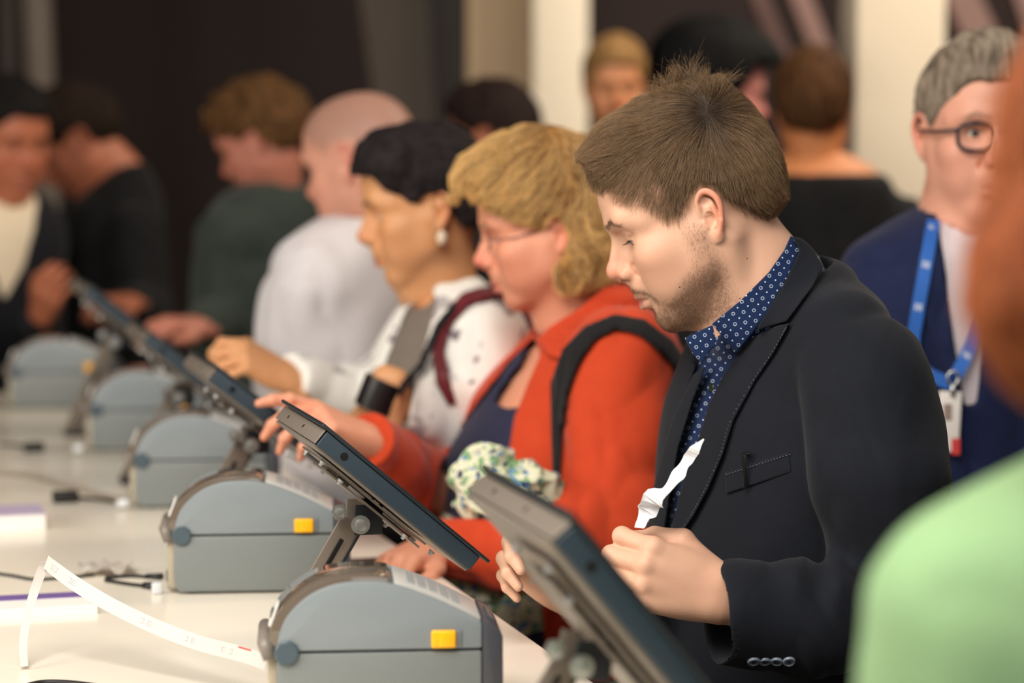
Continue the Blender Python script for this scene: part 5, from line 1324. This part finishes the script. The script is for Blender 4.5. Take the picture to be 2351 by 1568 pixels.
    spec = dict(head=(610, 330, 5.58), hs=1.0, yaw=165, pitch=26, neck=(628, 450, 5.6), nr=.05, skin=skE, h=.005, label='person with curly brown hair in a dark green jacket', tyaw=150, top=green, topname='green_jacket', legs=dark_trouser,
        torso=[(630, 415, Y, .06, .07), (625, 460, Y, .10, .16), (615, 540, Y, .125, .195), (610, 680, Y, .13, .20), (610, 850, Y, .13, .19), (610, 1000, Y, .14, .19)],
        arms=[dict(j=[(520, 550, 5.45), (520, 720, 5.45), (455, 750, 5.30)], r=[.075, .065, .038], hand=dict(to=(370, 740, 5.22), n=(-.1, -.5, 1), side=1, flex=[(25, 35, 20)]*4, h=.004)), dict(j=[(710, 560, 5.75), (740, 740, 5.75), (650, 820, 5.7)], r=[.075, .065, .045])], seed=9,
        hair=short_hair((58, 38, 22), (104, 72, 40), grow=1.16, wave=.009))
    gen_person(spec)
    # ================= man in black with bowed head
    Y = 6.40
    blk = cloth_mat('black_sweater', (12, 12, 14), (20, 20, 22), sheen=.05); skF = skin_mat('skin_warm', (186, 114, 84), flushc=(190, 96, 72))
    spec = dict(head=(185, 330, 6.38), hs=1.13, yaw=188, pitch=38, neck=(262, 405, 6.40), nr=.054, skin=skF, h=.005, label='dark-haired man in a black sweater, head bowed', tyaw=190, top=blk, topname='black_sweater', legs=dark_trouser,
        torso=[(290, 375, Y, .05, .06), (285, 430, Y, .09, .14), (262, 500, Y, .13, .19), (240, 640, Y, .14, .195), (232, 800, Y, .14, .19), (232, 1000, Y, .14, .19)],
        arms=[dict(j=[(315, 530, 6.22), (335, 715, 6.18), (300, 695, 6.00)], r=[.075, .065, .040], hand=dict(to=(235, 690, 5.90), n=(-.1, -.6, 1), side=1, flex=[(20, 30, 20)]*4, h=.004)), dict(j=[(180, 530, 6.55), (120, 720, 6.50), (110, 760, 6.30)], r=[.07, .06, .04])], seed=10,
        hair=short_hair((22, 14, 10), (46, 32, 22), grow=1.08, wave=.004))
    gen_person(spec)
    # ================= person at the left edge
    blaz = cloth_mat('black_blazer', (14, 15, 20), (22, 23, 30)); wsh = cloth_mat('cream_blouse', (226, 208, 180), (236, 220, 194)); Y = 5.93
    spec = dict(head=(12, 330, 5.91), hs=1.12, yaw=-48, pitch=14, neck=(-5, 450, 5.93), nr=.048, skin=skF, h=.005, label='person in a white shirt and dark blazer, cut off by the left edge', tyaw=-50, top=blaz, topname='blazer', under=wsh, undername='blouse', legs=dark_trouser,
        torso=[(-10, 420, Y, .05, .06), (-10, 465, Y, .09, .14), (-10, 540, Y, .12, .18), (-10, 680, Y, .125, .17), (-10, 850, Y, .125, .17), (-10, 1000, Y, .13, .18)],
        arms=[dict(j=[(70, 570, 6.06), (95, 790, 5.98), (95, 725, 5.76)], r=[.07, .06, .036], hand=dict(to=(112, 655, 5.68), n=(0, -1, .3), side=1, flex=[(30, 50, 30)]*4, h=.004)), dict(j=[(-120, 580, 5.78), (-120, 780, 5.73), (-60, 760, 5.58)], r=[.07, .06, .036])],
        opening=[(-40, 400), (85, 425), (80, 520), (55, 610), (10, 690), (-10, 640), (-60, 470)], fold=.006, seed=14, hair=short_hair((14, 12, 12), (30, 26, 24), grow=1.10, wave=.004))
    gen_person(spec)
    # ================= man with glasses, navy suit and lanyard
    nv = cloth_mat('navy_suit', (20, 28, 60), (27, 37, 74), rough=.85, sheen=.1); ws = cloth_mat('pale_pink_shirt', (226, 212, 216), (234, 222, 226), weave=.15)
    skH = skin_mat('skin_ruddy', (222, 164, 140), browc=(128, 104, 88), flushc=(216, 124, 108)); Y = 3.64
    spec = dict(head=(2246, 322, 3.62), hs=1.07, yaw=-84, pitch=2, neck=(2205, 525, 3.64), nr=.056, skin=skH, h=.0028, label='grey-haired man in dark glasses and a navy suit with a blue lanyard', tyaw=-66, top=nv, topname='suit_jacket', under=ws, undername='shirt', legs=dark_trouser, look=.0, ho=dict(eye=1.0, w=1.02),
        torso=[(2205, 480, Y, .055, .065), (2205, 520, Y, .085, .125), (2205, 580, Y, .115, .180), (2205, 720, Y, .130, .195), (2205, 900, Y, .132, .185), (2205, 1100, Y, .135, .18), (2205, 1350, Y, .14, .185), (2205, 1500, Y, .14, .185)],
        arms=[dict(j=[(2010, 665, 3.66), (1995, 930, 3.70), (2040, 1180, 3.60)], r=[.066, .060, .045]), dict(j=[(2400, 680, 3.66), (2420, 930, 3.70), (2400, 1180, 3.60)], r=[.07, .064, .045])],
        opening=[(2150, 480), (2160, 540), (2175, 640), (2185, 780), (2215, 930), (2240, 925), (2258, 800), (2290, 640), (2310, 520), (2300, 470)], oy=-.0, fold=.005, seed=17,
        hair=short_hair((92, 80, 68), (150, 136, 120), (190, 176, 158), grow=1.05, wave=.003, extra=[((.045, 0, .115), (.05, .05, .036), .03)]))
    c = gen_person(spec); base = c['base']; xf = c['xf']; m = MB(); gm2 = mat('dark_glasses_frame', (22, 26, 40), rough=.25)
    for y in (-1, 1):
        cc = A(.100, y*.032, .008)
        pts = [cc + A(-.010*(math.cos(t)*y > .2)*abs(math.cos(t)), .0245*np.sign(math.cos(t))*abs(math.cos(t))**.7, .0185*np.sign(math.sin(t))*abs(math.sin(t))**.7) for t in np.linspace(0, 2*math.pi, 29)]
        m.tube(pts, .0027, 8, cap=False); m.tube([cc + A(-.010, y*.0245, .010), A(.06, y*.078, .014), A(-.01, y*.083, .014)], .0024, 8)
    m.tube([A(.101, -.0085, .012), A(.107, 0, .014), A(.101, .0085, .012)], .0022, 8); m.V = [tuple(xf(np.array([v]))[0]) for v in m.V]
    g = m.build('glasses', gm2, None, base, smooth=True); tag(g, 'dark-framed glasses on the grey-haired man', 'glasses')
    surf = c['top']; su = S(); su.u(surf); su.u(infl(c['under'], 0))
    # lapels
    lo, hi = base + A(-.35, -.35, .8), base + A(.35, .1, 1.6)
    strap_on('lapel', surf, [(2135, 500), (2120, 560), (2095, 640), (2130, 700), (2120, 730), (2190, 900), (2215, 930), (2190, 780), (2172, 640), (2158, 540)], .003, .006, nv, lo, hi, c['tp'], base)
    lan = empty('lanyard', base + A(0, -.15, 1.1)); tag(lan, "blue lanyard with white lettering and a badge on the grey-haired man's chest", 'lanyard'); lb = tuple(lan.location)
    lm = cloth_mat('blue_lanyard', (40, 92, 176), (52, 108, 192), rough=.6); wl = mat('lanyard_white', (225, 232, 240), rough=.6)
    def rh(px, py, f=su):
        ys = np.linspace(3.2, 3.75, 300); Q = np.stack([P(px, py, y) for y in ys]); d = f(Q); i = int(np.argmax(d < .005)) if (d < .005).any() else 150; return Q[i]
    def band(name, pix, w):
        pts = [rh(*q) - A(0, .006, 0) for q in pix]; m = MB(); m.ribbon(cat_rom(pts, 6), A(1, 0, .12), w, .0016); m.build(name, lm, lan, lb); return pts
    p1 = band('strap', [(2142, 505), (2132, 560), (2118, 640), (2104, 720), (2095, 800), (2120, 850), (2180, 880)], .019)
    p2 = band('strap', [(2290, 560), (2275, 660), (2250, 740), (2225, 800), (2190, 866)], .019)
    def letters(pts, n_, off):
        pp = cat_rom(pts, 10)
        for k in range(n_):
            i = int((k + off) / n_ * (len(pp) - 2)); t = pp[i+1] - pp[i]; t /= np.linalg.norm(t); sd = np.cross(t, (0, 1, 0)); sd /= np.linalg.norm(sd); R = np.stack([sd, t, np.cross(sd, t)], 1); m = MB(); c0 = pp[i] + A(0, -.0016, 0)
            # an "in" mark, then smaller strokes
            for dx, dy, rx, ry in ((-.004, 0, .0009, .0050), (.000, .0, .0009, .0050), (.004, 0, .0009, .0050), (.002, .0035, .0025, .0009)): m.box(c0 + R @ A(dx, dy, 0), (rx, ry, .0005), R)
            m.build('lettering', wl, lan, lb)
    letters(p1, 5, .4); letters(p2, 3, .5)
    met = mat('lanyard_clip', (200, 204, 206), rough=.25, metal=.9); q = P(2188, 868, rh(2188, 868)[1] - .012); m = MB()
    m.tube([q + A(.008*math.cos(t), 0, .010*math.sin(t)) for t in np.linspace(0, 2*math.pi, 15)], .0022, 8, cap=False); m.tube([q - A(0, 0, .008), q - A(0, 0, .026)], .004, 10); m.build('clip', met, lan, lb, smooth=True)
    q = P(2178, 968, rh(2178, 968)[1] - .012); m = MB(); m.box(q, (.0165, .0018, .044), np.array(Matrix.Rotation(.04, 3, 'Y')), bev=.001); bd = m.build('badge', mat('badge_white', (232, 226, 220), rough=.35), lan, lb, auto=.5)
    m = MB(); m.box(q + A(.0105, -.0021, -.036), (.006, .0004, .012)); m.build('red_corner', mat('badge_red', (206, 62, 60), rough=.5), bd, lb); m = MB(); m.box(q + A(-.002, -.0021, .014), (.006, .0004, .012)); m.build('photo_print', mat('badge_print', (150, 130, 120), rough=.6), bd, lb)
    # ================= red-haired woman in mint green, close to the camera
    mint = cloth_mat('mint_green_top', (136, 172, 124), (146, 182, 134), rough=.8, weave=.2); skI = skin_mat('skin_fair', (230, 178, 150)); Y = 1.45
    spec = dict(head=(2668, 440, 1.42), hs=.98, yaw=112, pitch=6, neck=(2660, 1000, 1.45), nr=.048, skin=skI, h=.004, label='red-haired woman in a mint green top seen from behind, nearest the camera', tyaw=112, top=mint, topname='mint_top', legs=dark_trouser, eyes=False,
        torso=[(2670, 1040, Y, .055, .065), (2670, 1140, Y, .080, .120), (2670, 1270, Y, .100, .150), (2660, 1500, Y, .120, .160), (2660, 2000, Y, .115, .150), (2660, 2600, Y, .13, .17)],
        arms=[dict(j=[(2200, 1400, 1.40), (2165, 2200, 1.42), (2200, 2700, 1.6)], r=[.048, .042, .032], k=.07), dict(j=[(3150, 1345, 1.55), (3180, 2200, 1.60), (3100, 2700, 1.7)], r=[.048, .042, .032], k=.07)], fold=.003, ht=.006, seed=19,
        hair=dict(ops=[((-.010, 0, .020), (.112, .096, .118)), ((-.025, 0, -.060), (.112, .130, .085), .05)], poly=[(.25, .10), (.10, .09), (.06, .06), (.045, .02), (.040, -.05), (.035, -.30), (.25, -.3)], c1=(96, 42, 20), c2=(162, 80, 40), c3=(204, 118, 66), wave=.003, n=12000, len=.09, rad=.0003, height=.006, clump=.15, flow=lambda Q: np.stack([0*Q[:, 0] - .05, 0*Q[:, 0], -1 + 0*Q[:, 0]], 1), lo=(-.2, -.16, -.24)))
    gen_person(spec)
    # ================= far background
    Y = 6.5; brn = cloth_mat('brown_coat', (48, 34, 26), (60, 44, 34)); skJ = skin_mat('skin_golden', (226, 158, 112))
    def bg(label, head, yaw, pitch, tyaw, skin, top, hair, Y, hs=1.0, dx=0, seed=1, up=0, **kw):
        x, y = head; k = 5551/Y
        t = [(x+dx, y + .13*k - up, Y, .045, .055), (x+dx, y + .17*k - up, Y, .085, .130), (x+dx, y + .24*k - up, Y, .115, .180), (x+dx, y + .45*k, Y, .125, .185), (x+dx, y + .75*k, Y, .125, .17), (x+dx, y+.95*k, Y, .13, .17)]
        c_, s_ = math.cos(tyaw*D2R + math.pi/2), math.sin(tyaw*D2R + math.pi/2); ar = []
        for q in (-1, 1):
            ox, oy = c_*.19*q, s_*.19*q; ar.append(dict(j=[(x+dx+ox*k, y+.30*k-up, Y+oy), (x+dx+ox*k*1.1, y+.58*k, Y+oy), (x+dx+ox*k, y+.80*k, Y+oy-.05)], r=[.07, .058, .045]))
        return gen_person(dict(head=(x, y, Y), hs=hs, yaw=yaw, pitch=pitch, neck=(x+dx, y + .155*k - up, Y), nr=.05, skin=skin, h=.006, label=label, tyaw=tyaw, top=top, topname='top', legs=dark_trouser, torso=t, arms=ar, hair=hair, seed=seed, ht=.011, **kw))
    bg('distant fair-haired person facing the camera, above the blonde woman', (1412, 210), -88, 8, -90, skJ, brn, short_hair((120, 88, 52), (176, 136, 86), grow=1.12, wave=.004), 6.5, hs=1.0, seed=21)
    bg('distant person with dark hair showing just above the blonde woman', (1135, 322), 160, 10, 160, skF, blk, short_hair((26, 16, 14), (44, 30, 26), grow=1.14, wave=.004), 6.0, seed=22)
    bg('distant person with bushy black hair and pink face, above the young man', (1650, 225), 8, 10, 20, skin_mat('skin_far_pink', (206, 138, 128)), blk, short_hair((5, 5, 6), (10, 10, 11), grow=1.55, wave=.004, extra=[((-.05, 0, .07), (.14, .12, .12), .03)], poly=[(.060, .10), (.030, .030), (.010, -.02), (-.03, -.06), (-.2, -.08), (-.2, -.3), (.3, -.3), (.3, .10)]), 5.9, seed=23, dx=-40)
    bg('distant woman with brown hair and bare shoulders in a black dress', (1868, 262), 80, 5, 85, skin_mat('skin_tan', (206, 136, 88)), blk, short_hair((56, 34, 18), (88, 58, 32), grow=1.15, wave=.005), 5.5, seed=24, up=52, bare_z=float(P(1868, 398, 5.5)[2]))
if want('people'): build_people()
# ------------------------------------------------------------------ things held or worn by the young man
def build_held():
    paper = mat('white_paper_strip', (240, 240, 244), rough=.5)
    # crumpled strip rising from the left hand
    cen = [(1468, 1212), (1482, 1180), (1500, 1150), (1530, 1125), (1556, 1092), (1576, 1060), (1594, 1034), (1616, 1008)]
    wd = [.014, .022, .027, .022, .017, .014, .012, .002]; R_ = random.Random(5)
    pts = [P(x, y, 2.655 + .006*math.sin(i*1.7)) for i, (x, y) in enumerate(cen)]; pp = cat_rom(pts, 5); n = len(pp); V = []; m = MB()
    side = [A(-.80, .45 + .3*math.sin(i*.55), -.40 + .10*math.sin(i*.7)) for i in range(n)]
    ws = [float(np.interp(i/(n-1), np.linspace(0, 1, len(wd)), wd)) * (1 + .05*math.sin(i*1.3)) for i in range(n)]
    m.ribbon(pp, side, ws, .0007); base = P(1470, 1210, 2.66)
    o = m.build('paper_strip', paper, None, base, bevel=0); tag(o, "crumpled white paper strip pinched in the young man's left hand", 'paper strip')
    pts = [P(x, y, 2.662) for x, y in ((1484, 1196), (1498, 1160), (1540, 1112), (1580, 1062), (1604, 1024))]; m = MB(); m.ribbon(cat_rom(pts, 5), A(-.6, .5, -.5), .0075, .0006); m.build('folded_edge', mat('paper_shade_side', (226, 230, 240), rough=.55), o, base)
    # pen clipped in the breast pocket
    dk = mat('black_pen', (16, 16, 18), rough=.25, spec=.6)
    q0 = P(1712, 1046, 2.70); 
    T0 = HERO_Y
    a = P(1712, 1044, T0); b = P(1707, 1122, T0 - .002); m = MB(); m.box((a+b)/2, (.0024, .0012, np.linalg.norm(b-a)/2), np.stack([A(0, 1, 0)*0 + A(.998, 0, .06), A(0, 1, 0), A(-.06, 0, .998)], 1), bev=.0006)
    m.box(a + A(.001, .003, .0006), (.0042, .0045, .0022), None, bev=.001)
    o = m.build('pen', dk, None, b, auto=.5); tag(o, "black pen clipped into the young man's breast pocket", 'pen')
if want('hero'): build_held()
# ------------------------------------------------------------------ light
def area(name, loc, tgt, size, power, col, size_y=None):
    l = bpy.data.lights.new(name, 'AREA'); l.energy = power; l.size = size; l.color = col
    if size_y: l.shape = 'RECTANGLE'; l.size_y = size_y
    o = bpy.data.objects.new(name, l); COL.objects.link(o); o.location = loc
    o.rotation_euler = (Vector(tgt) - Vector(loc)).to_track_quat('-Z', 'Y').to_euler(); return o
w = bpy.data.worlds.new('world'); scene.world = w; w.use_nodes = True
w.node_tree.nodes['Background'].inputs[0].default_value = (.64, .61, .58, 1); w.node_tree.nodes['Background'].inputs[1].default_value = .13
area('area_light', (-.7, 1.1, 3.3), (.15, 2.6, 1.1), 1.6, 84, (1, .93, .84))
area('area_light', (1.6, -1.8, 3.4), (.3, 3.2, 1.2), 3.0, 40, (1, .96, .93))
area('face_key_light', (-3.4, 1.2, 2.5), (.3, 3.0, 1.4), 1.5, 84, (1, .90, .78))  # added warm key light for the left-facing faces, no window stands here
area('area_light', (1.9, 4.5, 3.8), (.8, 6.4, 1.7), 1.4, 62, (1, .84, .66))  # added lamp aimed at the cream pillar to brighten it
area('area_light', (2.0, 6.6, 3.6), (1.2, 9.0, 1.9), 2.0, 112, (1, .90, .78))  # added lamp that lifts the back wall and its pillars
scene.view_settings.view_transform = 'Standard'; scene.view_settings.look = 'None'; scene.view_settings.exposure = 0.14; scene.view_settings.gamma = 1
scene.cycles.use_denoising = True; scene.cycles.use_adaptive_sampling = True; scene.cycles.adaptive_threshold = .02
scene.cycles.max_bounces = 6; scene.cycles.diffuse_bounces = 3; scene.cycles.glossy_bounces = 3; scene.cycles.transmission_bounces = 4
scene.cycles.sample_clamp_indirect = 5
